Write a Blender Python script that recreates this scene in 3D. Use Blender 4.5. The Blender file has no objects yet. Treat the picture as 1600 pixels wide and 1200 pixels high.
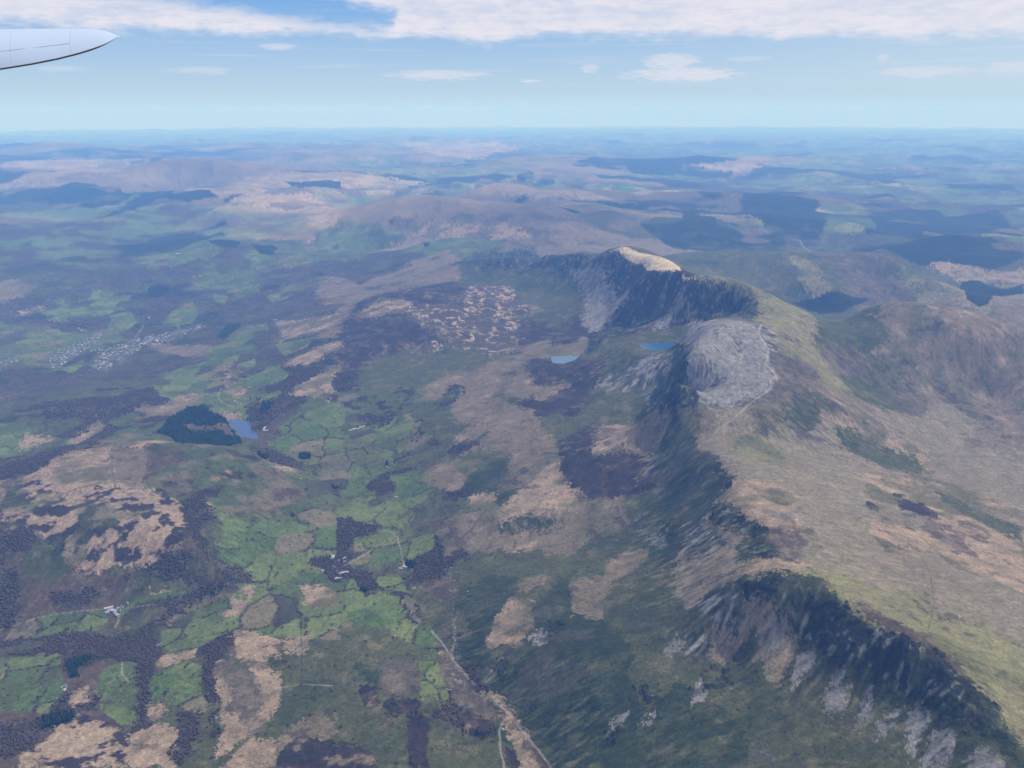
import bpy, math
import numpy as np
from mathutils import Matrix, Vector
scene=bpy.context.scene
# ---------------- camera ----------------
HEAD,PITCH,ROLL,CAMZ=math.radians(87.434),math.radians(17.343),math.radians(-0.162),2006.0
fw=Vector((math.sin(HEAD)*math.cos(PITCH),math.cos(HEAD)*math.cos(PITCH),-math.sin(PITCH)))
rt=Vector((math.cos(HEAD),-math.sin(HEAD),0));up=rt.cross(fw)
r2=rt*math.cos(ROLL)+up*math.sin(ROLL);u2=up*math.cos(ROLL)-rt*math.sin(ROLL)
cam=bpy.data.cameras.new('camera');cam.sensor_width=36;cam.lens=36*1385.06/1600
cam.clip_start=1.0;cam.clip_end=500000
co=bpy.data.objects.new('camera',cam);scene.collection.objects.link(co)
M=Matrix((r2,u2,-fw)).transposed().to_4x4();M.translation=(0,0,CAMZ);co.matrix_world=M
scene.camera=co
# ---------------- sun, sky, exposure ----------------
SUN_AZ,SUN_EL=152.0,49.0
sv=Vector((math.sin(math.radians(SUN_AZ))*math.cos(math.radians(SUN_EL)),math.cos(math.radians(SUN_AZ))*math.cos(math.radians(SUN_EL)),math.sin(math.radians(SUN_EL))))
sl=bpy.data.lights.new('sun','SUN');sl.energy=5.0;sl.angle=math.radians(.53);sl.color=(1,.945,.86)
so=bpy.data.objects.new('sun',sl);so.rotation_euler=sv.to_track_quat('Z','Y').to_euler();scene.collection.objects.link(so)
scene.view_settings.view_transform='Standard';scene.view_settings.look='None'
scene.view_settings.exposure=0.07;scene.view_settings.gamma=1
cy=scene.cycles
cy.max_bounces=4;cy.diffuse_bounces=2;cy.glossy_bounces=2;cy.transmission_bounces=2;cy.volume_bounces=2;cy.transparent_max_bounces=8
try:
    cy.use_denoising=True;cy.denoiser='OPENIMAGEDENOISE'
except Exception:pass
cy.use_adaptive_sampling=True;cy.adaptive_threshold=.02
world=bpy.data.worlds.new('World');scene.world=world;world.use_nodes=True
def nd(nt,t,**k):
    n=nt.nodes.new(t)
    for a,b in k.items():
        if a.startswith('i_'):n.inputs[a[2:].replace('_',' ')].default_value=b
        else:setattr(n,a,b)
    return n
def mth(nt,op,*a,clamp=False):
    n=nt.nodes.new('ShaderNodeMath');n.operation=op;n.use_clamp=clamp
    for i,v in enumerate(a):
        if isinstance(v,(int,float)):n.inputs[i].default_value=v
        else:nt.links.new(v,n.inputs[i])
    return n.outputs[0]
def sstep(nt,lo,hi,v):
    n=nt.nodes.new('ShaderNodeMapRange');n.interpolation_type='SMOOTHSTEP'
    for i,q in ((0,v),(1,lo),(2,hi)):
        if isinstance(q,(int,float)):n.inputs[i].default_value=q
        else:nt.links.new(q,n.inputs[i])
    return n.outputs[0]
def build_sky():
    nt=world.node_tree;nt.nodes.clear()
    sky=nd(nt,'ShaderNodeTexSky',sky_type='NISHITA',sun_disc=False,sun_elevation=math.radians(SUN_EL),sun_rotation=math.radians(SUN_AZ),altitude=2000,air_density=1.3,dust_density=.35,ozone_density=4.0)
    tc=nd(nt,'ShaderNodeTexCoord');sep=nd(nt,'ShaderNodeSeparateXYZ');nt.links.new(tc.outputs['Generated'],sep.inputs[0])
    x,y,z=sep.outputs
    az=mth(nt,'ARCTAN2',x,y);az=mth(nt,'SUBTRACT',az,HEAD)          # 0 straight ahead, + to the right
    el=mth(nt,'MULTIPLY',mth(nt,'ARCSINE',z),180/math.pi)           # degrees
    def noise(sx,sy,sc,det,rough=.55,seed=0):
        c=nd(nt,'ShaderNodeCombineXYZ');nt.links.new(mth(nt,'MULTIPLY',az,sx),c.inputs[0]);nt.links.new(mth(nt,'MULTIPLY',el,sy),c.inputs[1]);c.inputs[2].default_value=seed
        n=nd(nt,'ShaderNodeTexNoise');n.inputs['Scale'].default_value=sc;n.inputs['Detail'].default_value=det;n.inputs['Roughness'].default_value=rough
        nt.links.new(c.outputs[0],n.inputs['Vector']);return n.outputs[0]
    big=noise(6.0,.42,1.9,8,.58,4.2);fine=noise(24,1.25,2.2,9,.60,9.1);wisp=noise(34,3.2,2.4,8,.68,2.6)
    azd=mth(nt,'MULTIPLY',az,180/math.pi)
    def curve(pts):        # piecewise curve: azimuth (deg) -> elevation (deg)
        c=nd(nt,'ShaderNodeFloatCurve');cv=c.mapping.curves[0]
        P=[((a+45)/90,e/10) for a,e in pts];cv.points[0].location=P[0];cv.points[1].location=P[-1]
        for p in P[1:-1]:cv.points.new(*p)
        for p in cv.points:p.handle_type='AUTO_CLAMPED'
        c.mapping.update();nt.links.new(mth(nt,'DIVIDE',mth(nt,'ADD',azd,45.),90.,clamp=True),c.inputs['Value'])
        return mth(nt,'MULTIPLY',c.outputs[0],10.)
    lo=curve([(-45,4.1),(-30,4.15),(-20,4.0),(-10,3.95),(-5,3.95),(-1.4,3.55),(2,3.9),(8.5,4.25),(12,3.75),(20,3.6),(30,3.35),(45,3.2)])
    hi=curve([(-45,7.5),(-30,6.6),(-23,6.3),(-19,6.0),(-15,5.6),(-11,5.1),(-8,5.0),(-6.5,6.5),(-5,9.),(45,9.5)])
    up_=curve([(-45,9.8),(-17,9.5),(-13.5,6.6),(-10,5.7),(-7,5.1),(-5,4.4),(0,3.9),(45,3.5)])
    dE=mth(nt,'ADD',mth(nt,'MULTIPLY',mth(nt,'SUBTRACT',big,.5),1.7),mth(nt,'MULTIPLY',mth(nt,'SUBTRACT',fine,.5),.95))
    e1=mth(nt,'ADD',el,dE)
    b1=mth(nt,'MULTIPLY',sstep(nt,-.15,.75,mth(nt,'SUBTRACT',e1,lo)),sstep(nt,0,.8,mth(nt,'SUBTRACT',hi,e1)))
    b2=sstep(nt,-.1,.8,mth(nt,'SUBTRACT',e1,up_))
    bank=mth(nt,'MAXIMUM',b1,b2)
    holes=sstep(nt,.60,.80,noise(4.5,1.8,2.0,6,.6,7.7))
    bank=mth(nt,'MULTIPLY',bank,mth(nt,'SUBTRACT',1,mth(nt,'MULTIPLY',holes,.6)))
    small=None
    for px_,py_,w_,h_,s_ in ((1035,97,40,9,.85),(1050,118,80,8,.9),(690,117,72,6,.75),(460,75,26,4,.8),(828,127,15,1.8,.9),(1410,118,60,6,.6),(1530,115,28,7,.6),(345,112,42,4.5,.5),(915,107,14,5,.6),(140,112,30,3.5,.45),(1150,95,30,3,.4),(1345,97,8,4,.5)):
        a0=math.degrees(math.atan((px_-800)/1385*math.cos(PITCH)*1.05));e0=math.degrees(math.atan((600-py_)/1385))-17.34
        da=mth(nt,'DIVIDE',mth(nt,'SUBTRACT',azd,a0),w_/24.2*1.25);de=mth(nt,'DIVIDE',mth(nt,'SUBTRACT',mth(nt,'ADD',el,mth(nt,'MULTIPLY',mth(nt,'SUBTRACT',wisp,.5),.35)),e0),h_/24.2*1.5)
        r=mth(nt,'ADD',mth(nt,'MULTIPLY',da,da),mth(nt,'MULTIPLY',de,de))
        q=mth(nt,'MULTIPLY',sstep(nt,0,.9,mth(nt,'SUBTRACT',mth(nt,'ADD',1.0,mth(nt,'MULTIPLY',mth(nt,'SUBTRACT',wisp,.5),2.6)),r)),s_*.75)
        small=q if small is None else mth(nt,'MAXIMUM',small,q)
    veil=mth(nt,'MULTIPLY',sstep(nt,.52,.75,noise(4,2.2,1.6,7,.6,1.3)),mth(nt,'MULTIPLY',sstep(nt,.6,2.4,el),.28))
    dens=mth(nt,'MAXIMUM',mth(nt,'MAXIMUM',mth(nt,'MULTIPLY',bank,mth(nt,'ADD',.70,mth(nt,'MULTIPLY',sstep(nt,.34,.62,mth(nt,'ADD',mth(nt,'MULTIPLY',fine,.5),mth(nt,'MULTIPLY',big,.5))),.27))),small),veil)
    mix=nd(nt,'ShaderNodeMixRGB');nt.links.new(dens,mix.inputs[0])
    # hazy lower sky: pale at the horizon, clear blue higher up, whiter towards the sun
    cr=nd(nt,'ShaderNodeValToRGB');nt.links.new(mth(nt,'DIVIDE',el,10.0,clamp=True),cr.inputs[0])
    E=cr.color_ramp.elements;E[0].position=0;E[1].position=1
    for p in (.08,.2,.36,.58):E.new(p)
    for e,c in zip(sorted(E,key=lambda q:q.position),LOWSKY):e.color=(*[v/1.05/SKY_S for v in c],1)
    wht=nd(nt,'ShaderNodeMixRGB');nt.links.new(mth(nt,'MULTIPLY',mth(nt,'MULTIPLY',sstep(nt,-.1,.75,az),sstep(nt,.1,1.6,el)),.55),wht.inputs[0]);nt.links.new(cr.outputs[0],wht.inputs[1]);wht.inputs[2].default_value=(*[v/1.05/SKY_S for v in (.66,.78,.85)],1)
    low=nd(nt,'ShaderNodeMixRGB');nt.links.new(sstep(nt,9,30,el),low.inputs[0]);nt.links.new(wht.outputs[0],low.inputs[1]);nt.links.new(sky.outputs[0],low.inputs[2])
    cc=nd(nt,'ShaderNodeMixRGB');nt.links.new(sstep(nt,.30,.62,mth(nt,'ADD',mth(nt,'MULTIPLY',big,.75),mth(nt,'MULTIPLY',fine,.25))),cc.inputs[0])
    cc.inputs[1].default_value=(*[c/1.05/SKY_S for c in (.72,.735,.84)],1);cc.inputs[2].default_value=(*[c/1.05/SKY_S for c in CLOUD],1)
    nt.links.new(low.outputs[0],mix.inputs[1]);nt.links.new(cc.outputs[0],mix.inputs[2])
    bg=nd(nt,'ShaderNodeBackground');bg.inputs[1].default_value=SKY_S
    nt.links.new(mix.outputs[0],bg.inputs[0]);out=nd(nt,'ShaderNodeOutputWorld');nt.links.new(bg.outputs[0],out.inputs[0])
SKY_S=.12;CL_LO=3.9;CLOUD=(.82,.80,.87)
LOWSKY=((.535,.75,.885),(.50,.67,.80),(.44,.62,.80),(.36,.55,.80),(.22,.44,.79),(.12,.32,.76))
build_sky()
# ---------------- terrain model ----------------
# ---- shared terrain functions (embedded verbatim in scene.py) ----
def hashg(ix,iy,s):
    n=(ix.astype(np.int64)*374761393+iy.astype(np.int64)*668265263+s*1442695041)&0xffffffff
    n=((n^(n>>13))*1274126177)&0xffffffff
    return ((n^(n>>16))&0xffffff)/float(0x1000000)
def vnoise(x,y,s=0):
    x0=np.floor(x);y0=np.floor(y);fx=x-x0;fy=y-y0
    fx=fx*fx*fx*(fx*(fx*6-15)+10);fy=fy*fy*fy*(fy*(fy*6-15)+10)
    a=hashg(x0,y0,s);b=hashg(x0+1,y0,s);c=hashg(x0,y0+1,s);d=hashg(x0+1,y0+1,s)
    return (a+(b-a)*fx+(c-a)*fy+(a-b-c+d)*fx*fy)*2-1
def fbm(x,y,w,o=5,s=0,g=.5):
    t=0.;a=1.;n=0.;x=x/w;y=y/w
    for i in range(o):
        t=t+a*vnoise(x,y,s+i*17);n+=a;a*=g
        x,y=1.6*x+1.2*y+3.1,-1.2*x+1.6*y+7.7
    return t/n
def ridged(x,y,w,o=5,s=0,g=.55):
    t=0.;a=1.;n=0.;x=x/w;y=y/w
    for i in range(o):
        t=t+a*(1-2*np.abs(vnoise(x,y,s+i*17)));n+=a;a*=g
        x,y=1.6*x+1.2*y+3.1,-1.2*x+1.6*y+7.7
    return t/n
def smooth(a,b,x):
    t=np.clip((x-a)/(b-a),0,1);return t*t*(3-2*t)
def warp(x,y):
    D=np.hypot(x,y)+1.
    return np.arctan2(x,y),np.log(D)
class Dem:
    C=0.017
    def __init__(s,pts):
        P=np.array(pts,float);s.u,s.v=warp(P[:,0],P[:,1]);z=P[:,2]
        n=len(z);d=np.sqrt((s.u[:,None]-s.u)**2+(s.v[:,None]-s.v)**2+s.C**2)
        A=np.zeros((n+1,n+1));A[:n,:n]=-d+np.eye(n)*.0015;A[:n,n]=1;A[n,:n]=1
        s.w=np.linalg.solve(A,np.append(z,0))
        # sampled once on a fine log-polar lattice, then read back with bicubic-like smoothness
        s.ua,s.ub,s.va,s.vb=-.6,3.4,6.2,12.4;s.nu,s.nv=900,1000
        U=np.linspace(s.ua,s.ub,s.nu);V=np.linspace(s.va,s.vb,s.nv)
        G=np.zeros((s.nv,s.nu))
        UU=((U[:,None]-s.u)**2)
        for j in range(s.nv):
            G[j]=-np.sqrt(UU+(V[j]-s.v)**2+s.C**2)@s.w[:n]+s.w[n]
        s.G=G
    def base(s,x,y):
        u,v=warp(x,y)
        a=np.clip((u-s.ua)/(s.ub-s.ua)*(s.nu-1),0,s.nu-1.001);b=np.clip((v-s.va)/(s.vb-s.va)*(s.nv-1),0,s.nv-1.001)
        i=a.astype(int);j=b.astype(int);fa=a-i;fb=b-j;G=s.G
        return (G[j,i]*(1-fa)+G[j,i+1]*fa)*(1-fb)+(G[j+1,i]*(1-fa)+G[j+1,i+1]*fa)*fb
CONTROL="""1993,1534,235;1999,1260,240;2019,995,232;1988,710,268;2006,447,262;2025,272,252;2152,118,250;2023,-12,264;1952,-164,330;1907,-325,375;1866,-478,415;1832,-625,450;1789,-761,492;1768,-900,515;1705,-982,572;1517,1248,210;1516,649,240;1500,70,285;1455,-202,350;1383,-570,450;1318,-895,540;1376,-1276,570;1499,1690,210;2325,1745,190;2397,1574,190;2465,1392,195;2282,1257,190;2320,1034,215;2297,801,240;2293,579,250;2376,413,240;2378,220,232;2228,102,246;2280,7,300;2230,-180,365;2183,-359,405;2143,-530,440;2079,-686,492;2030,-836,532;1976,-943,575;2596,1915,165;2642,1710,165;2651,1483,165;2703,1200,190;2687,1031,205;2680,845,215;2676,662,222;2790,499,205;2540,331,222;2698,394,215;2540,201,275;2539,10,330;2463,-193,385;2410,-387,425;2331,-564,482;2242,-724,545;2122,-825,597;2797,2046,120;2932,1619,128;3093,1378,136;3213,1153,145;3285,875,155;3290,578,165;3312,419,195;3320,150,250;3322,-114,290;3339,-378,345;3277,-521,450;2918,1862,145;2990,1566,150;3003,2006,175;3118,2229,190;3187,1996,215;3185,1590,225;3170,1323,180;3295,2328,240;3556,2484,262;4010,2766,235;3809,2541,275;4081,2297,300;4311,2591,275;4379,2272,290;4267,2046,300;3745,1850,315;3381,1665,300;3371,1940,300;3421,2227,270;3242,1502,255;3678,2003,310;4265,1872,318;4329,2038,305;4307,1719,300;4337,1594,268;4234,1460,250;4112,1325,232;3962,1220,212;3829,1123,190;3977,1663,318;3545,1505,285;3656,1342,235;3957,1437,262;3446,1165,185;3297,1287,170;3774,1680,305;3360,1386,225;3069,1160,155;3109,963,165;3052,744,175;3053,592,178;2891,904,185;2875,705,200;2988,531,190;2891,1100,180;4828,1537,168;4708,1241,178;5000,1076,192;4438,1106,172;4217,1259,170;4414,891,185;4550,736,208;3825,908,162;3933,740,182;3487,580,175;3390,705,162;3704,462,228;4088,505,255;3545,1022,168;3545,1252,195;5165,1268,215;5107,857,240;5123,2024,178;4913,1814,165;4746,1690,165;5045,1918,165;5178,1716,205;4723,1619,167;5038,2192,185;4581,2082,215;4615,1876,205;4948,2313,195;5234,2188,180;3613,278,275;3547,76,310;3963,303,278;3854,23,330;4356,331,290;4227,26,345;4035,-285,425;3986,-494,480;3727,-268,390;3642,-459,430;4759,-4,370;5053,381,305;5494,747,285;6048,1093,300;4788,584,275;3047,188,275;2975,-9,320;2904,-220,365;2825,-416,440;2830,269,265;2749,57,320;2678,-206,370;2611,-412,440;2588,-548,540;2370,-567,545;2299,-679,592;3087,-353,375;2972,-480,465;2795,-605,560;2731,-677,595;3419,-591,500;3276,-667,565;3685,-545,505;3455,-645,572;3112,-592,530;7111,1269,385;7202,1556,335;6738,1720,285;6204,1784,250;6058,1465,270;6476,1262,330;7712,1630,375;7863,1277,440;8070,951,455;7942,615,440;7581,254,400;6992,830,415;6950,413,375;6494,96,385;6112,548,335;6143,830,300;5812,1054,275;6135,274,355;5637,1721,230;5598,1450,245;7398,3716,15;6979,4288,10;6258,4028,12;6673,3797,20;5530,3725,60;7817,3307,30;8343,4478,20;6871,3198,50;6968,4612,10;7821,5132,15;8715,5670,60;5692,3263,150;5914,3009,130;5174,3069,190;5245,2692,170;4710,3208,150;4483,2884,165;4924,2740,165;4659,2794,175;5281,2500,160;5486,2890,175;4370,2993,190;5993,2578,110;6642,2575,120;6774,2889,80;7518,2604,110;6411,1991,190;5566,2098,158;5729,1838,200;8569,2814,110;8176,2192,200;7018,1896,240;9430,5732,120;9701,5153,70;9123,4167,50;9538,3617,110;10521,4361,150;9514,2886,190;9759,2229,220;11205,6315,190;10877,6958,240;12427,6039,180;11014,3725,230;10983,2414,240;9732,1572,300;11329,1821,270;13947,8829,260;14200,8134,230;14057,6790,250;12813,5258,220;14515,5921,300;12402,3986,280;12272,3222,300;10961,3300,240;8850,716,425;8696,196,455;7958,-110,500;7481,-214,480;7447,3,430;9065,1066,385;9066,1333,350;9243,813,490;8879,394,590;8515,70,680;8162,-227,730;7755,-438,800;7440,-527,860;7275,-724,860;6678,-908,868;6166,-1063,880;6865,-686,850;7317,-571,858;6462,-705,838;6419,-756,846;6362,-804,852;6305,-852,858;6243,-897,865;6157,-952,872;6043,-1000,880;5966,-1052,886;6543,-797,862;6453,-856,864;6363,-981,876;7029,-701,858;7167,-637,856;5901,-1105,890;5766,-1248,870;5548,-1306,840;5337,-1282,805;6858,-594,660;6390,-652,610;6794,-445,520;6609,-290,460;7226,-415,640;7893,-251,600;8167,-110,640;8462,68,590;7576,-430,740;6258,-820,640;5759,-721,575;5818,-937,650;5998,-617,560;5651,-1074,690;5710,-1206,720;6435,-698,720;6241,-903,760;5450,-667,560;5512,-612,560;5390,-740,560;5319,-554,561;5543,-412,520;5280,-473,530;5611,-98,425;5547,-22,425;5692,-150,425;6043,44,405;5560,-291,450;6090,-404,490;6856,1,400;6411,286,355;5157,-158,400;5052,-383,435;5317,37,390;4962,-892,805;5104,-1007,810;5136,-1125,811;5215,-1236,805;4804,-821,792;4631,-734,768;4499,-696,744;4367,-666,720;4201,-632,703;4068,-618,680;3961,-626,652;4491,-966,756;4482,-1128,760;4200,-1068,708;4019,-760,672;4018,-969,675;4337,-1294,668;4705,-1391,700;5171,-1629,690;5113,-1382,780;5548,-1489,800;5502,-1354,850;4950,-656,470;4504,-601,465;4797,-510,440;5007,-692,570;5108,-757,640;5008,-602,510;4629,-425,420;4263,-652,480;5302,-856,730;3825,-617,575;3682,-708,600;3692,-849,598;3325,-724,600;3609,-682,598;3760,-1123,545;3965,-1481,470;3881,-767,650;3895,-1003,648;4145,-1372,598;3268,-700,610;3064,-685,620;2846,-720,635;2682,-736,645;2541,-729,650;3063,-816,610;3182,-1091,560;3252,-1493,480;3437,-1941,400;2606,-811,640;2603,-1017,600;2676,-1363,520;2792,-1616,460;2477,-612,620;2422,-694,655;2369,-765,663;2263,-827,660;2150,-880,650;2034,-940,640;1945,-1003,628;1833,-1049,612;1717,-1068,600;2236,-1075,600;2275,-1351,540;1935,-1179,575;2336,-943,640;2345,-1595,500;1729,-1238,560;2486,-2076,420;3159,-2070,400;3317,-2671,330;4894,-1784,500;4972,-2174,480;4994,-2557,400;4074,-1674,430;4216,-2045,380;4155,-2302,340;5207,-2443,570;5237,-2794,565;5132,-1853,585;5346,-2185,650;5340,-2558,695;4959,-2707,490;5090,-3522,380;3957,-2677,330;5563,-3403,480;5886,-2246,775;5910,-2055,690;5882,-1968,630;5832,-2476,775;5699,-2708,755;5429,-2905,700;5124,-3135,600;5630,-1721,700;5640,-1637,760;7772,-2140,330;7572,-2361,330;6838,-2041,420;9005,-1346,610;9081,-1872,620;9101,-2456,600;8356,-2505,560;7834,-2477,480;7669,-2491,400;8440,-1757,480;7929,-1947,400;8344,-2212,500;9059,-3083,590;8750,-3351,590;8050,-3383,560;7386,-3386,520;6844,-3376,480;8423,-3133,430;7773,-2746,380;7599,-3223,420;7819,-4141,380;8898,-4680,350;8658,-4262,330;10063,-4968,420;12854,-2171,420;11503,-1137,420;13354,-1308,450;11153,-1579,430;11535,-2365,420;13399,-3196,450;12398,-3397,480;13337,-4109,460;13697,-4695,420;14987,-4070,560;14952,-3129,520;15190,-4654,500;10990,-3110,420;10876,-3615,400;10812,-4117,450;10409,-4681,540;10117,-5256,520;13103,-5407,400;13262,-6376,430;13765,-7080,420;15250,-5950,350;14808,-6590,400;16255,-8324,360;13445,2523,640;13727,2079,680;13636,1381,680;13177,583,670;12407,106,600;13067,2838,520;13185,-355,560;12364,-862,520;12372,-1566,460;11340,-473,440;11035,92,480;11385,669,430;11841,1378,450;12269,2137,480;12139,2653,320;11688,1875,300;11013,1288,320;10479,313,420;15712,1363,700;15723,360,700;15454,-409,680;15642,-1076,600;15112,-1577,480;16306,1882,560;17895,3347,420;16772,3626,400;16966,4148,560;17204,4823,600;19076,4110,450;19455,3354,420;17192,5453,480;16961,5873,500;15105,4149,450;13686,4177,350;14748,5136,380;14741,5675,380;22126,13766,600;21537,12436,680;21511,11304,740;20942,9928,800;20782,9086,880;20657,8429,900;20616,7823,830;21095,6947,700;20397,5846,600;20155,4911,560;19560,10757,550;19815,9429,600;20088,8091,580;19551,6467,480;18908,11848,330;18986,11043,350;17869,9205,420;17755,8099,430;16732,9526,280;15821,7847,260;16158,7042,340;16534,6462,420;22026,3313,520;22632,1798,480;23093,206,450;22394,-1371,420;24659,-640,600;26187,-2499,640;25895,-4264,620;23118,-3024,450;23444,-4690,430;21959,-5918,380;20734,-7025,330;20896,-8507,320;21211,-10791,300;24731,-8341,350;28020,-12277,330;24047,4469,520;28250,3236,500;35298,21814,620;36135,19667,680;35604,16792,640;34522,13791,600;34782,11394,560;34465,8828,520;16976,14476,500;7925,7054,100;4323,4026,250;2705,2706,150;10765,9377,250;6595,-4897,500;9948,-7225,450;19075,-13557,350;6540,-2496,450;6477,-2749,400;6331,-3008,350;6047,-3235,300;6760,-2350,400;6785,-1270,600;8438,-597,550;8862,-246,450;9215,75,400;9578,425,350;4539,1993,215;4549,1815,195;8487,1000,355;8277,1344,330;8321,645,370;8104,1712,280;6108,-1867,500;6177,-1704,520;6181,-1522,560;23073,10087,500;23724,12467,450;22953,8710,450;14913,2258,420;14830,1502,400;14376,636,400;17206,1493,400;17222,395,400;16954,-449,400;9895,-1479,380;9963,-2053,380;9970,-2690,350;9911,-3373,350;9590,-3673,330;8880,-3732,330;8204,-3761,300;16435,-4463,330;11321,-5091,350;30169,-2879,350;29842,-4914,350;43161,23491,300;-95885,175516,300;-47942,87758,350;-287,526,250;-33836,197116,300;-16918,98558,350;-101,591,250;31863,197445,300;15931,98722,350;95,592,250;94125,176466,300;47062,88233,350;282,529,250;146229,136444,300;73114,68222,350;438,409,250;182552,81697,300;91276,40848,350;547,245,250;199176,18134,300;99588,9067,350;597,54,250;194305,-47385,300;97152,-23692,350;582,-142,250;168466,-107792,300;84233,-53896,350;505,-323,250;124446,-156566,300;62223,-78283,350;373,-469,250;66997,-188444,300;33498,-94222,350;200,-565,250;2318,-199986,300;1159,-99993,350;6,-599,250"""
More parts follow.
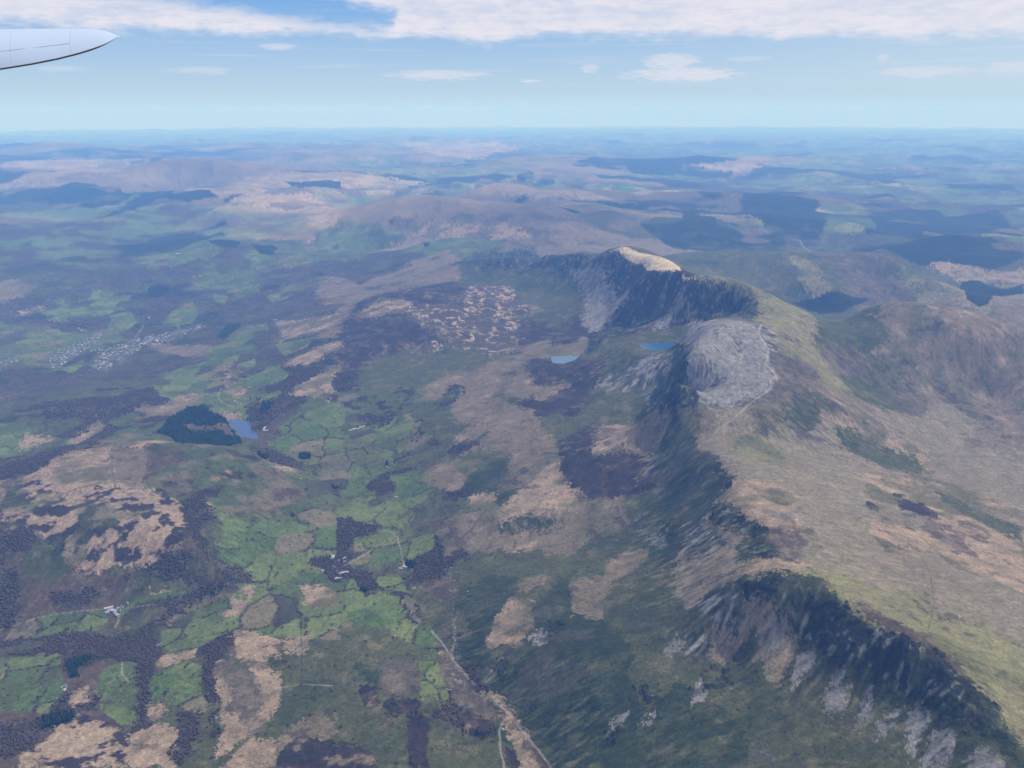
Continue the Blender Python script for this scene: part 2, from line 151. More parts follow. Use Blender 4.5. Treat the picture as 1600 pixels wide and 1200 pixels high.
COVER_OUTLINES="""T:19097,11626,19080,11331,17759,10307,17515,10434
T:16083,8409,16758,8079,16125,7830,15723,8073
L:13626,5982,15551,5554,16174,5372,16900,3977,13093,3261,13618,4225,12285,3316,11771,3185,12007,4403,12817,4749,13173,5399
T:15493,7341,15972,7123,15363,6631,15185,6935
T:8518,5377,8794,5244,8632,5177,8447,5292
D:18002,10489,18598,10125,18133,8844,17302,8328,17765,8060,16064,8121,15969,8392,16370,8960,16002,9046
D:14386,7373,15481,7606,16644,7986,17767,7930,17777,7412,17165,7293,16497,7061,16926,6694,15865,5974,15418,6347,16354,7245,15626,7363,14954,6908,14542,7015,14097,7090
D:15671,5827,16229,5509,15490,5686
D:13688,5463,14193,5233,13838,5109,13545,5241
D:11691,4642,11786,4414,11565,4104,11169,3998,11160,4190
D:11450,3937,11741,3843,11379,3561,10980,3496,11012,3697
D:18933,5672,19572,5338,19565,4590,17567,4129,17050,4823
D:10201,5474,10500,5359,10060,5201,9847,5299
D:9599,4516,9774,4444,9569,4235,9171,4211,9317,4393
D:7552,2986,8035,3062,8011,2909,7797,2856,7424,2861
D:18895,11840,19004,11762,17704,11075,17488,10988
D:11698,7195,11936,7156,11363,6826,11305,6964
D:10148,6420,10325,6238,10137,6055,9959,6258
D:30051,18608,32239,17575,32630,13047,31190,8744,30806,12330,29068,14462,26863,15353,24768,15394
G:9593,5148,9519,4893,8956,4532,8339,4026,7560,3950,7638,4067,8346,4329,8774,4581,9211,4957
G:8564,3819,9153,3830,8518,3516,8129,3429,8009,3692
G:7546,4670,7558,4400,6981,4253,6910,4413,7251,4614
G:9280,3643,9119,3398,8791,3352,8997,3539
G:6655,3911,6977,3884,6768,3776,6511,3763
G:6103,2686,6610,2651,6761,2549,6044,2360,5971,2475
X:6622,3674,7115,3863,7331,3838,7551,3710,7705,3701,7849,3563,8090,3414,8143,3309,8021,3253,7900,3360,7759,3424,7522,3423,7461,3552,7232,3544,6935,3499,6718,3467,6520,3508
X:6852,4162,7263,4260,7411,4224,7638,4225,7791,4243,7792,4142,7562,4068,7337,4070,7050,4015,6849,3980,6661,3994
X:6840,4534,7072,4620,6974,4506,6847,4358,6813,4410,6688,4406
T:11337,833,11579,683,11201,392,10725,246,10896,749
T:11291,2260,11527,2023,11979,1687,11847,1382,11554,932,11153,928,11312,1600,11046,1861
L:17099,4021,17065,3731,16229,3320,13205,2934,13100,3105
L:19911,1732,15851,854,15426,-405,14989,-1244,14841,-742,15022,-43,15236,894,15496,1424
L:19688,4336,20241,3972,18056,3166,17226,3148,17077,3489
T:19126,3076,19643,2736,18436,2440,17770,2820
L:15273,-1338,18108,-2091,17409,-2496,15094,-1466
D:12212,2280,12268,2110,12114,1851,11949,2003,11925,2174
D:13226,1186,14999,596,15150,458,14987,382,14879,485,12913,360,12898,574,12925,1160
D:12824,175,12553,-38,11974,-494,12023,-267,12352,79
D:11208,1668,11078,1514,10881,1541
D:21453,852,22306,466,20207,326,19920,744
D:24086,-453,25959,-1089,32951,-3136,33202,-4684,23149,-3286,22800,-2080,23712,-1882,22591,-1641,23515,-883
D:11920,-1115,12407,-1800,10639,-1558,10632,-1459,11485,-1269
D:14972,169,14890,-113,14177,-2044,13281,-1922,13465,-1633,14601,-732
H:6372,1569,7374,1705,8507,1745,8555,1328,8714,1029,8410,747,7277,756,6853,936,6505,1105,6640,1327,5875,1306,5810,1442
N:7277,756,8402,705,8295,472,7385,186,7043,142,6943,260,6330,237,5974,299,6072,577,6586,903,6853,936
T:7175,1644,7636,1511,7364,1184,7140,1204,7048,1367,6939,1487,6717,1528,6600,1621,6977,1708
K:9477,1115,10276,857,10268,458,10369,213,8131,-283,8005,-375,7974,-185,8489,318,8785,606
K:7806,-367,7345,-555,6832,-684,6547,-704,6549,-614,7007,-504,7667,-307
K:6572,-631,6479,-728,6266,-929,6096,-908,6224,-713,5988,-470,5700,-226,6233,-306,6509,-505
S:7974,-185,7813,-330,7007,-504,6523,-612,6555,-477,6233,-306,6479,-237,7139,-291
S:5870,-675,6096,-908,5908,-888,5773,-694
S:5096,-422,5243,-610,5109,-744,5001,-649,4979,-525
H:6454,18,6664,-96,6466,-252,5965,-176,6017,1
C:7646,-504,7310,-726,7357,-908,6891,-1002,6316,-921,6417,-797,6567,-737,6881,-703,7277,-585
T:3172,-741,3202,-862,3125,-958,3005,-863,3006,-746
T:2788,-764,2753,-827,2606,-816,2559,-750,2666,-722
T:4082,-1290,4112,-1426,4121,-1538,4026,-1402,4028,-1298
T:3739,-1655,3671,-1806,3531,-1925,3448,-1971,3337,-1914,3401,-1773,3588,-1677
O:4042,-1343,4079,-1567,4028,-1759,3825,-1729,3762,-1509,3871,-1357
O:3594,-1634,3553,-1717,3373,-1760,3236,-1862,3101,-1793,3269,-1669
C:6286,-931,6100,-992,5987,-1046,6053,-985,6242,-926
O:10526,-1543,10602,-2806,7902,-2493,7673,-2489,7784,-2212,5712,-1373,8364,-1739,8598,-1472
Y:8950,-2328,8678,-2508,7902,-2493,7700,-2496,7743,-2274,8221,-2314
Y:8655,-3317,7823,-3388,6934,-3404,6905,-3344,7705,-3345,8540,-3383
H:7264,1774,6938,1260,6586,821,6358,667,6330,950,6106,1197,5830,1282,5856,1452
N:7185,1301,7190,358,6148,246,5911,414,6310,662,6587,952
O:6043,1309,6145,1049,6198,776,5743,606,5512,808,5454,1080,5587,1276
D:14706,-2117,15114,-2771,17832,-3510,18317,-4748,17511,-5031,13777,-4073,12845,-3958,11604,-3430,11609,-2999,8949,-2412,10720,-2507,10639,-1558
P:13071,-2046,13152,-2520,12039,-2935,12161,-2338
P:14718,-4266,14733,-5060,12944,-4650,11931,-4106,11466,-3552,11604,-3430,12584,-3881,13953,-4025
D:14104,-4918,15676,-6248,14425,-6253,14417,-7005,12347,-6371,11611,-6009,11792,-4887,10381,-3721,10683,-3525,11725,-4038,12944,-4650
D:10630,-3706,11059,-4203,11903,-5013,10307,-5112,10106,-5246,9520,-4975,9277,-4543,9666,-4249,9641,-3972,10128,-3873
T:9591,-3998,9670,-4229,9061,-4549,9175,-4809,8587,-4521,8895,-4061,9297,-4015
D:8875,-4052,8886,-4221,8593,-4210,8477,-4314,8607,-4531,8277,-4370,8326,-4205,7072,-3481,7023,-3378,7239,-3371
D:7811,-2145,7777,-2318,7791,-2803,7500,-2496,7527,-2292
D:33202,-4684,31723,-6447,25741,-5238,24703,-3494
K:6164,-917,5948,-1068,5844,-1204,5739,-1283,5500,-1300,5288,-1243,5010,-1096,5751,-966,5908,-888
Z:5821,-920,5182,-1195,4908,-1257,4575,-1238,4361,-1299,4056,-1139,3954,-767,3975,-662,4344,-673
S:5768,-928,5225,-1016,5010,-1145,4723,-1161,4441,-1118,4317,-1135,4139,-1054,4090,-972,3994,-844,4001,-725,4088,-656,4367,-674,4985,-751
F:4575,-1169,4667,-1402,4566,-1446,4206,-1237,4074,-1122,4049,-984,4242,-1118
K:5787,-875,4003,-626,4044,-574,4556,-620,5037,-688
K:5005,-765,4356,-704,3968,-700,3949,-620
E:3930,-524,3673,-641,3506,-694,3383,-717,3258,-686,3163,-615,3295,-514,3605,-472
K:3148,-620,2985,-674,2818,-706,2770,-739,2680,-711,2581,-729,2526,-715,2641,-617,2739,-622,2759,-674,2905,-601,3025,-599
Z:3170,-522,3066,-553,2900,-593,2780,-609,2811,-515,2842,-476
K:3427,-682,3383,-717,3256,-719,3175,-690,3183,-672,3281,-702,3380,-691
H:3411,-1434,3376,-1508,3245,-1523,3178,-1486,3228,-1440,3242,-1378
H:3213,-1233,3218,-1285,3162,-1257,3167,-1226
S:2871,-768,2907,-852,2856,-899,2850,-822,2834,-767
W:6217,3820,6356,3645,6190,3143,5606,2729,5342,2681,5045,2733,4699,2790,4755,2860,4931,3168,5184,3358,5027,3401,5761,3869,5874,3701
W:4124,2837,4182,2637,4276,2454,4699,2790,4972,2697,4907,2585,4276,2454,4060,2510,3933,2605,3917,2707
T:4699,2790,5060,2768,5009,2709,4951,2687,4374,2591
T:4807,3111,4713,2837,4560,3028,4405,3016,4637,3037
N:6202,2563,6448,2489,6168,2276,5928,2193
T:5837,2300,5676,2152,5749,2087,5624,2059,5482,2112,5526,2172
T:5235,2106,5163,1958,5088,1905,5064,1991
T:5655,2516,5688,2425,5379,2401,5176,2523
T:6304,2932,6355,2838,6192,2770,6126,2855
T:6275,1984,6512,1801,6542,1608,6268,1546,6055,1730,6126,1908
T:7811,2498,7462,1819,7133,1744,7020,1987,6973,2208
T:5466,1688,5842,1598,5995,1484,5856,1452,5480,1479,5398,1627
G:6947,2272,6856,1908,6580,1887,6495,2050
G:6489,2860,6693,2542,6336,2466,6038,2517,5743,2747,6019,2855
G:6752,2528,6738,2348,6300,2206,6356,2357
G:5779,2431,5922,2316,5314,1981,5163,1971,5289,2181,5427,2321
W:5301,1921,5374,1775,5149,1694,4958,1705,4965,1772,5126,1864
G:4764,1645,5007,1614,5114,1550,5294,1325,4335,1108,4298,1292,4407,1413,4481,1529
W:4691,1770,4758,1706,4448,1483,4323,1298,4226,1295,4235,1461
T:4235,1461,4266,1295,4190,1295,4103,1377
M:3662,2548,3899,2584,4122,2545,4280,2480,4388,2324,4262,2125,3813,1921,3581,1652,3510,1586,3411,1548,3273,1578,3221,1648,3217,1773,3114,1870,3115,1959,3286,2062,3424,2258,3372,2374
T:4017,2542,4243,2460,4339,2346,3847,2105,3739,2197,3663,2281,3832,2394
R:4342,2359,4262,2125,3744,1891,3767,1963,3847,2105
U:4339,2159,4607,1740,4167,1439,3993,1239,3900,1173,3704,1260,3577,1460,3679,1584,3581,1652,3744,1891
B:4297,2140,4221,1911,4086,1867,3955,1899,3860,1942
B:3892,1325,3993,1239,3891,1191,3776,1280
G:3577,1460,3657,1343,3808,1219,3914,1145,3805,1006,3410,914,3380,1027,3302,1324,3442,1387
W:3581,1652,3781,1652,3584,1519,3454,1418,3273,1401,3233,1474,3349,1534
D:4716,2276,5078,2343,5315,2332,5293,2211,5064,1991,4732,1784,4629,1748,4349,1955,4651,2161
B:4879,2206,4978,2169,4969,2061,5033,1980,4787,1828,4789,1892,4905,1998,4853,2119
D:4334,1549,4309,1485,4241,1474,4269,1527
D:4495,1380,4501,1311,4424,1302,4396,1352
D:5318,1842,5294,1765,5162,1766,5173,1810
B:3175,2261,3234,2202,3175,1990,3114,1826,3120,1697,3174,1630,3221,1558,3287,1493,3218,1383,3124,1388,3056,1533,3026,1624,2968,1718,2911,1984,2825,2062
W:3141,2242,3165,2174,2972,2042,2890,2048,2825,2062
W:3122,1680,3212,1555,3222,1427,3132,1390,3060,1535,3034,1662
W:3018,1971,3072,1834,3018,1740,2960,1782,2946,1918
O:3258,2206,3262,2031,3138,1953,3077,2002,3117,2121
G:2900,1978,2931,1843,2958,1714,2891,1675,2840,1707,2799,1799,2773,1923,2772,2014,2848,2025
G:2954,1662,3016,1620,3056,1533,3097,1430,3022,1487,2931,1534,2895,1568,2897,1628
G:2597,1916,2643,1726,2513,1646,2410,1574,2324,1569,2276,1576,2290,1723
G:2499,1512,2586,1482,2581,1419,2245,1263,2229,1302,2297,1396,2384,1468,2445,1485
G:2494,1318,2568,1231,2538,1167,2385,1115,2323,1049,2258,1052,2339,1181,2363,1275,2424,1302
G:2820,1435,2989,1390,3066,1281,3165,1148,3329,1060,3301,961,3169,875,3170,841,2676,724,2716,948,2765,1169,2676,1214,2649,1327,2709,1393
O:2684,931,2676,724,2292,634,2228,749,2298,816
O:2294,1080,2322,1042,2160,1014,2019,1014,2112,1033
W:2774,2032,2773,1923,2821,1729,2880,1561,2993,1509,3088,1427,3140,1393,3218,1383,3238,1215,3170,1210,3054,1364,2888,1432,2825,1487,2671,1368,2547,1342,2581,1419,2588,1528,2528,1587,2643,1726,2597,1916
W:2581,1419,2578,1371,2494,1318,2343,1274,2231,1202,2158,1221,2157,1247,2291,1284
W:2646,1202,2765,1169,2694,1112,2560,1131,2343,1036,2335,1061,2373,1104,2538,1160
W:2306,1167,2305,1084,2215,1048,2112,1033,2037,1028,2064,1082,2177,1112
W:2267,1042,2287,1022,2157,973,2149,996
W:2277,1549,2385,1568,2373,1434,2297,1396,2279,1482
W:2209,1672,2253,1563,2279,1475,2234,1458,2151,1503,2074,1509,2044,1567
D:2253,1563,2285,1478,2257,1457,2209,1490,2185,1523
D:2583,1677,2635,1606,2587,1589,2528,1610,2487,1573,2474,1595,2527,1632
T:2765,1169,2769,1059,2685,946,2572,919,2565,1029,2570,1098,2694,1112
T:2560,1131,2561,968,2468,881,2322,829,2214,843,2138,882,2060,950,2157,980,2197,968,2254,1016
F:2556,1070,2525,986,2425,945,2351,900,2251,888,2168,893,2246,946,2285,1008,2373,1005,2484,1081
T:2700,936,2744,848,2608,841,2597,905
T:3174,1008,3091,838,2976,802,2908,876,2980,937
T:3104,1232,3150,1187,3107,1155,3035,1166
T:3064,1262,3019,1177,2890,1174,2931,1257,2976,1222
T:2606,1354,2664,1232,2592,1211,2533,1321
T:2333,1269,2373,1224,2278,1203,2270,1234
T:2169,1259,2255,1207,2188,1110,2093,1089,2019,1039,2009,1175
T:2137,876,2128,790,1993,754,2013,919,2100,888
T:2397,1546,2409,1516,2338,1444,2302,1494
M:2043,1503,2268,1469,2264,1393,2169,1253,2008,1180,1995,1474
F:2848,2042,2910,2043,2900,1978,2832,1949
H:2038,762,2104,745,2143,712,2105,590,1957,556,1951,741
O:2772,746,2794,642,2757,557,2649,419,2570,379,2351,303,2256,351,2163,339,2309,418,2324,480,2298,515,2188,552,2124,594
F:2553,564,2582,439,2391,403,2345,511
E:2543,649,2501,540,2419,539,2417,580
G:3565,873,3615,708,3555,678,3450,792,3431,845
G:3431,788,3555,678,3335,614,3285,759,3340,862
G:3574,681,3648,605,3572,584,3534,656
G:3499,659,3567,516,3427,489,3352,608
W:3340,880,3300,608,3345,561,3336,368,3305,329,3225,454,3198,556,3043,532,2841,461,2866,528,3032,572,3191,713,3248,805,3286,868
G:3229,721,3225,605,3064,544,3132,676
G:3209,850,3209,797,3014,703,2810,645,2772,731,2789,750
G:3035,666,3016,612,2803,565,2796,626
G:2835,563,2817,489,2732,484,2773,544
G:2815,473,2779,429,2678,370,2718,466
G:2570,430,2569,371,2351,303,2334,395
T:2993,557,3026,538,2982,506,2893,492,2898,526
B:3161,490,3187,362,2986,349,2906,389,3005,468
F:2866,368,2815,292,2697,274,2685,325,2708,389
R:2964,120,3045,-9,2943,7,2868,92
H:2402,604,2393,540,2287,513,2283,565
H:2312,485,2334,395,2280,394,2269,477
H:2264,430,2266,352,2065,338,2030,321,2025,368,2125,402
H:2265,509,2239,459,2198,458,2214,493
H:2115,592,2082,523,2007,448,1957,556
H:2290,264,2266,170,2226,154,2185,177,2205,249
F:2642,373,2528,302,2352,176,2262,144,2290,211,2353,283,2464,351
H:2119,111,2099,85,2031,65,2032,101
T:2408,221,2361,149,2286,106,2214,71,2132,38,2077,0,2014,-35,1951,-57,1979,52,2031,65,2106,80,2224,135,2250,124,2263,150,2299,152,2284,125,2352,176
T:2673,399,2633,342,2537,295,2470,260,2543,310,2618,377
K:3306,-442,3248,-484,3032,-472,3067,-438
S:3165,-393,3190,-428,3025,-448,3036,-426
K:2264,-263,2174,-328,2141,-324,2160,-284
K:2099,-178,2092,-219,2044,-198,2048,-170
S:2574,76,2608,34,2593,-10,2531,18
K:2651,5,2647,-53,2591,-59,2573,5
K:2501,192,2483,135,2431,133,2439,181
D:3361,609,3345,561,3294,562,3298,590
D:3122,752,3113,715,3073,715,3092,741
S:2091,-178,2162,-248,2113,-227,2087,-190
S:2375,-350,2413,-400,2360,-412,2334,-384
S:2075,-247,2136,-312,2088,-283
Z:2460,225,2472,156,2402,145,2418,194
S:3350,406,2471,303,2455,280,2431,250,2447,293
Y:2452,-722,2361,-836,2247,-886,2230,-977,2341,-1212,2255,-1357,1829,-1138,1910,-1115,1987,-1050,2136,-999,2208,-909,2276,-847
B:2237,-871,2220,-913,2063,-1026,2007,-1059,1991,-1020,2075,-947,2175,-881
K:2461,-574,2461,-611,2406,-662,2356,-701,2304,-791,2244,-827,2179,-871,2092,-926,2046,-959,2013,-1018,1947,-1050,1861,-1091,1712,-1065,1740,-1046,1796,-1014,1837,-983,1877,-960,1950,-943,2013,-856,2114,-775,2202,-753,2252,-696,2286,-677,2354,-641,2396,-582
E:2451,-622,2422,-715,2370,-802,2302,-831,2250,-829,2290,-782,2344,-698,2399,-649
Z:2498,-455,2534,-518,2468,-569,2382,-586,2349,-571,2359,-530,2413,-481
S:2257,-621,2294,-644,2262,-673,2233,-657,2235,-628
S:2187,-694,2199,-742,2150,-752,2122,-707,2076,-657
S:2026,-727,2075,-777,2036,-805,1978,-763,1987,-723
S:1992,-815,2015,-852,1935,-813,1921,-783
S:1928,-832,1960,-907,1909,-876,1859,-809
S:1837,-881,1922,-915,1933,-938,1864,-942,1834,-899,1785,-863
S:1801,-893,1842,-948,1829,-976,1787,-965,1755,-918,1772,-887
S:1745,-976,1765,-1011,1698,-1036,1679,-1019,1706,-960
Z:1910,-518,1929,-538,1878,-590,1845,-572,1864,-524
K:2244,-446,2256,-478,2207,-512,2165,-522,2144,-501,2177,-447
K:2186,-401,2191,-425,2164,-421
S:2156,-414,2214,-453,2140,-447,2108,-396
Z:2427,-420,2380,-464,2303,-492,2307,-442,2318,-406
Z:2610,-531,2588,-573,2526,-644,2524,-586
T:3817,113,4021,-16,4045,-109,3527,-118,3547,68,3486,177,3475,326,3596,317,3651,224
T:3817,395,3810,273,3631,223,3600,240,3655,360
T:3349,198,3356,46,3287,36,3314,187
T:4004,-323,4036,-437,4000,-454,3962,-371
R:4958,554,5183,365,4767,94,4190,-48,4118,-26,4277,138,4594,208,4804,538
E:3830,265,3780,142,3612,222
E:3503,234,3496,20,3472,-81,3425,20,3454,213
H:4074,-58,3944,-330,3585,-325,3578,-176,3792,-65
H:5662,170,5636,-168,5205,-288,5129,-221,5178,103
H:5062,-40,5065,-231,4794,-209,4866,-52
Z:5078,-270,5161,-426,5316,-579,5161,-738,4601,-634,4066,-557,4922,-521,4936,-338
W:4873,747,5161,721,5457,633,5349,540,4990,634,4736,703,4664,779
W:4514,661,4479,481,4592,349,4633,305,4465,387,4309,487,4287,620
W:3782,665,3831,478,3760,410,3688,561,3658,735
G:5197,1303,5140,1157,5001,1182,4969,1253
G:4810,1217,4837,1096,4490,1037,4439,1132
G:4791,1024,4782,809,4618,796,4421,929,4542,976
G:4233,826,4197,663,4085,593,4075,722,4152,811
G:3974,961,4066,862,3953,851,3910,927
G:3924,793,3989,666,3977,589,3853,583,3760,733,3745,761
G:3677,728,3768,622,3689,621
G:3823,929,3904,800,3664,776,3734,910
W:5168,1149,5109,952,4962,953,4971,1098"""
COVER_SAMPLES="""68561,42227,P;65943,31011,P;63824,20834,P;61852,11404,P;60652,2672,P;60301,-5701,P;60403,-13983,P;60797,-22299,P;61527,-30792,P;30649,18972,W;32401,16479,W;33153,13252,W;33204,9695,W;24182,15035,L;21192,11925,R;20562,10361,L;20274,9030,R;20405,7901,R;20783,6848,R;19581,10769,T;19554,9314,R;19519,8162,R;19793,7259,R;19464,6156,L;19163,11424,T;17666,10432,G;15855,8690,G;15844,8093,G;15501,7113,G;15858,9760,G;14544,8541,L;25638,6596,R;28807,6163,P;24019,4121,P;26211,3376,P;22581,1954,P;24757,1092,P;23626,46,P;23511,-942,P;22977,-1886,P;32365,67,W;33764,3863,L;33120,6132,P;35880,-2172,P;23090,-2860,P;23237,-3845,P;25121,-5184,L;24484,-6072,P;24017,-6952,P;27500,-9067,P;24961,-9269,P;27313,-11234,P;25220,-11415,P;23047,-11388,P;20444,-3400,P;19136,-4255,P;19866,-5373,P;19235,-6136,P;19260,-7200,P;18520,-7691,P;17755,-8108,P;17717,-8813,P;14142,-2376,W;13238,-4543,W;13731,-6124,W;12929,-6665,P;13101,-5406,W;16733,4095,L;16459,4742,R;19207,3862,L;14309,3729,L;13983,4264,L;15274,5309,R;17334,3741,R;18234,2887,P;12949,2435,R;12680,1835,R;12722,1108,F;12203,540,F;12068,16,F;12034,-498,O;12013,-1011,O;11929,-1514,O;12081,1404,F;11438,837,F;10873,168,F;12084,2108,R;11758,2402,G;11530,1852,G;11195,1308,G;10640,780,G;10425,311,R;10998,-302,R;10971,-774,R;10796,-1071,R;14138,7357,G;14378,6724,G;14571,6159,R;15519,5963,R;16137,5834,L;14647,4672,L;13331,3679,L;12637,4058,L;13083,5363,G;12143,4631,G;12386,5648,W;12403,6214,W;12835,6996,W;12743,7522,G;12344,7855,W;10225,6568,W;10034,5997,W;11252,6170,G;10560,5334,W;11337,5191,G;10907,4758,G;11231,4468,G;10921,4023,W;10987,3552,G;11198,3202,G;11456,2850,G;10985,2414,G;10460,1994,W;9570,5450,W;9414,4938,W;9701,4635,W;9934,4284,W;9843,3799,G;9445,3368,G;9314,3041,W;9872,2916,W;10200,2703,W;10157,2390,W;9620,1983,W;9337,1649,R;9516,1397,R;9057,1065,R;9132,5916,R;8761,5427,W;8569,4987,G;8304,5102,W;7832,5016,G;7402,4528,G;7410,4243,G;8340,4605,W;8863,4601,G;6970,3789,W;8856,4190,W;8313,3693,W;9003,3564,W;8443,3163,W;8858,3037,W;9014,2813,G;8065,2782,W;8495,2661,W;8912,2513,W;9083,2285,R;7589,2157,W;7348,2377,W;7596,2747,G;7480,2998,W;7152,3041,R;6667,2637,G;6553,2852,W;6871,3198,W;6170,3035,W;6051,3414,B;5673,2982,B;6192,3739,W;6431,4131,W;6782,4391,G;5492,3334,B;5550,2704,W;5775,2625,G;5983,2526,G;6104,2382,R;6267,2195,W;5930,1991,G;5709,2103,G;5569,1834,W;5680,1779,W;6015,1781,W;5280,1705,W;5461,1887,G;5600,2419,R;5235,2105,G;5279,2499,R;5053,2521,U;5229,2767,W;5118,3290,W;4808,3150,G;4592,3135,G;4270,2858,W;7513,1675,R;7536,1452,H;7625,1240,H;7691,908,N;7699,569,N;7326,326,R;8965,791,O;8492,377,O;8016,5,O;7559,169,O;7402,-105,O;6857,1,O;6545,194,H;5984,88,R;6431,383,N;6322,-186,H;6171,-364,H;5964,-89,R;5552,-372,O;5134,-463,O;5182,-542,O;5297,-240,H;5303,-2,R;5405,242,R;5992,629,O;6066,912,N;6060,1187,N;6101,1381,H;5592,1362,W;5481,1507,T;5701,1210,O;5541,923,U;5258,1206,U;5135,941,U;5048,691,O;5466,660,R;5185,469,R;4898,294,O;4809,105,H;4966,-116,H;4915,-300,O;4634,-426,O;4154,-477,H;4576,-4,O;4563,205,R;4562,417,R;4704,575,O;4776,732,U;4845,893,G;5171,1511,U;5081,1329,U;5086,1569,B;4207,386,O;4493,622,W;4090,505,R;4032,308,E;3960,116,R;4050,-6,R;4138,-133,H;4106,-289,T;4059,-439,R;3842,-304,H;3678,-407,H;3791,-557,E;3426,-641,E;3499,-523,E;3195,-558,O;3489,-390,O;3620,-121,R;3419,-224,R;3406,-8,R;3438,155,R;3515,271,R;3563,389,R;3449,462,F;3230,-367,O;3194,-213,O;2972,-480,E;2819,-545,V;3738,406,W;4269,1001,G;4084,831,W;3945,996,G;3798,718,G;4028,659,G;3856,541,W;3626,866,W;3338,915,W;3404,1153,G;3328,1077,G;3637,572,F;3418,514,W;3758,1135,G;3490,1235,G;3391,1343,G;3291,1416,U;3766,1377,U;3820,1545,U;3779,1231,U;4075,1122,G;3286,1492,U;3623,1679,M;3815,2006,T;3615,2063,M;3404,2102,M;3533,2319,M;3821,2580,T;3720,2394,R;3295,2272,W;3187,2104,O;3184,1966,O;3043,2107,B;3012,1908,B;3055,1774,B;3120,1697,O;3210,1653,M;3269,1812,M;3094,266,O;3173,144,O;3044,-9,O;2997,-154,O;2988,-296,R;2847,-419,O;2661,-521,V;2849,83,O;2855,224,E;2881,369,O;2714,259,E;2651,121,T;2687,-10,E;2739,-143,R;2693,-272,O;2625,-393,O;2511,-298,O;2503,-93,E;2396,-209,E;2454,30,E;2446,153,E;2335,67,E;2267,-87,E;2177,-195,E;2252,-312,O;2357,-437,O;2354,-530,V;2082,-364,E;2017,-254,E;2106,-84,E;2223,-455,O;2237,-566,O;2077,-569,O;1966,-448,E;1927,-602,O;2035,-692,O;1947,-797,O;2266,-640,V;2152,-720,O;2044,-792,O;1917,-909,O;1791,-977,O;1820,-847,O;2688,596,G;2620,473,G;2596,645,O;2438,653,O;2369,514,H;2200,521,O;2184,404,O;2198,310,O;2085,205,O;2328,306,W;2464,364,F;2364,229,W;2363,718,O;2194,713,R;2296,781,O;5416,-1336,Y;5327,-1513,Y;5275,-1658,O;4884,-1327,Y;4706,-1391,Y;4751,-1550,Y;4826,-1724,O;5127,-1735,F;5047,-1941,F;4819,-2012,F;5018,-2304,R;5293,-2092,R;5381,-2309,R;5274,-2463,R;5217,-2672,R;4992,-2688,R;5374,-2689,R;5622,-2196,R;5538,-1975,O;5458,-2602,R;5135,-2420,R;4798,-2434,R;4686,-2554,R;4574,-2197,V;4325,-1960,V;4369,-2307,R;4154,-2302,V;3934,-717,R;3882,-855,V;3956,-1016,R;4042,-1188,O;4149,-1374,R;4273,-1576,R;4761,-1848,O;4359,-1773,V;3738,-745,V;3635,-893,Y;3788,-1100,V;3829,-1287,V;3886,-1455,V;3957,-1693,T;3864,-1835,V;3763,-1993,V;3451,-721,V;3301,-870,V;3425,-1059,V;3470,-1234,V;3400,-1370,T;3510,-1573,T;3329,-1654,T;3415,-1878,V;3026,-713,T;3115,-827,T;3112,-972,V;3057,-1101,V;3181,-1340,V;2731,-779,T;2721,-905,V;2704,-1052,V;2864,-1265,T;2916,-1471,T;2881,-1616,T;2481,-737,T;2580,-885,V;2543,-997,V;2576,-1153,V;2540,-1262,V;2512,-1391,V;2360,-800,Y;2313,-916,Y;2281,-1037,Y;2159,-1094,Y;2026,-1138,Y;1933,-1178,Y;2301,-1233,V;2358,-1393,V;2724,-1276,V;2603,-810,V;8529,-1588,O;8400,-2047,O;8102,-2326,O;8707,-1803,O;8496,-3273,O;8602,-3004,F;7809,-3297,Y;7830,-3037,F;7068,-3255,R;5483,-2692,R;5395,-2890,R;5758,3584,B;5926,3156,B"""
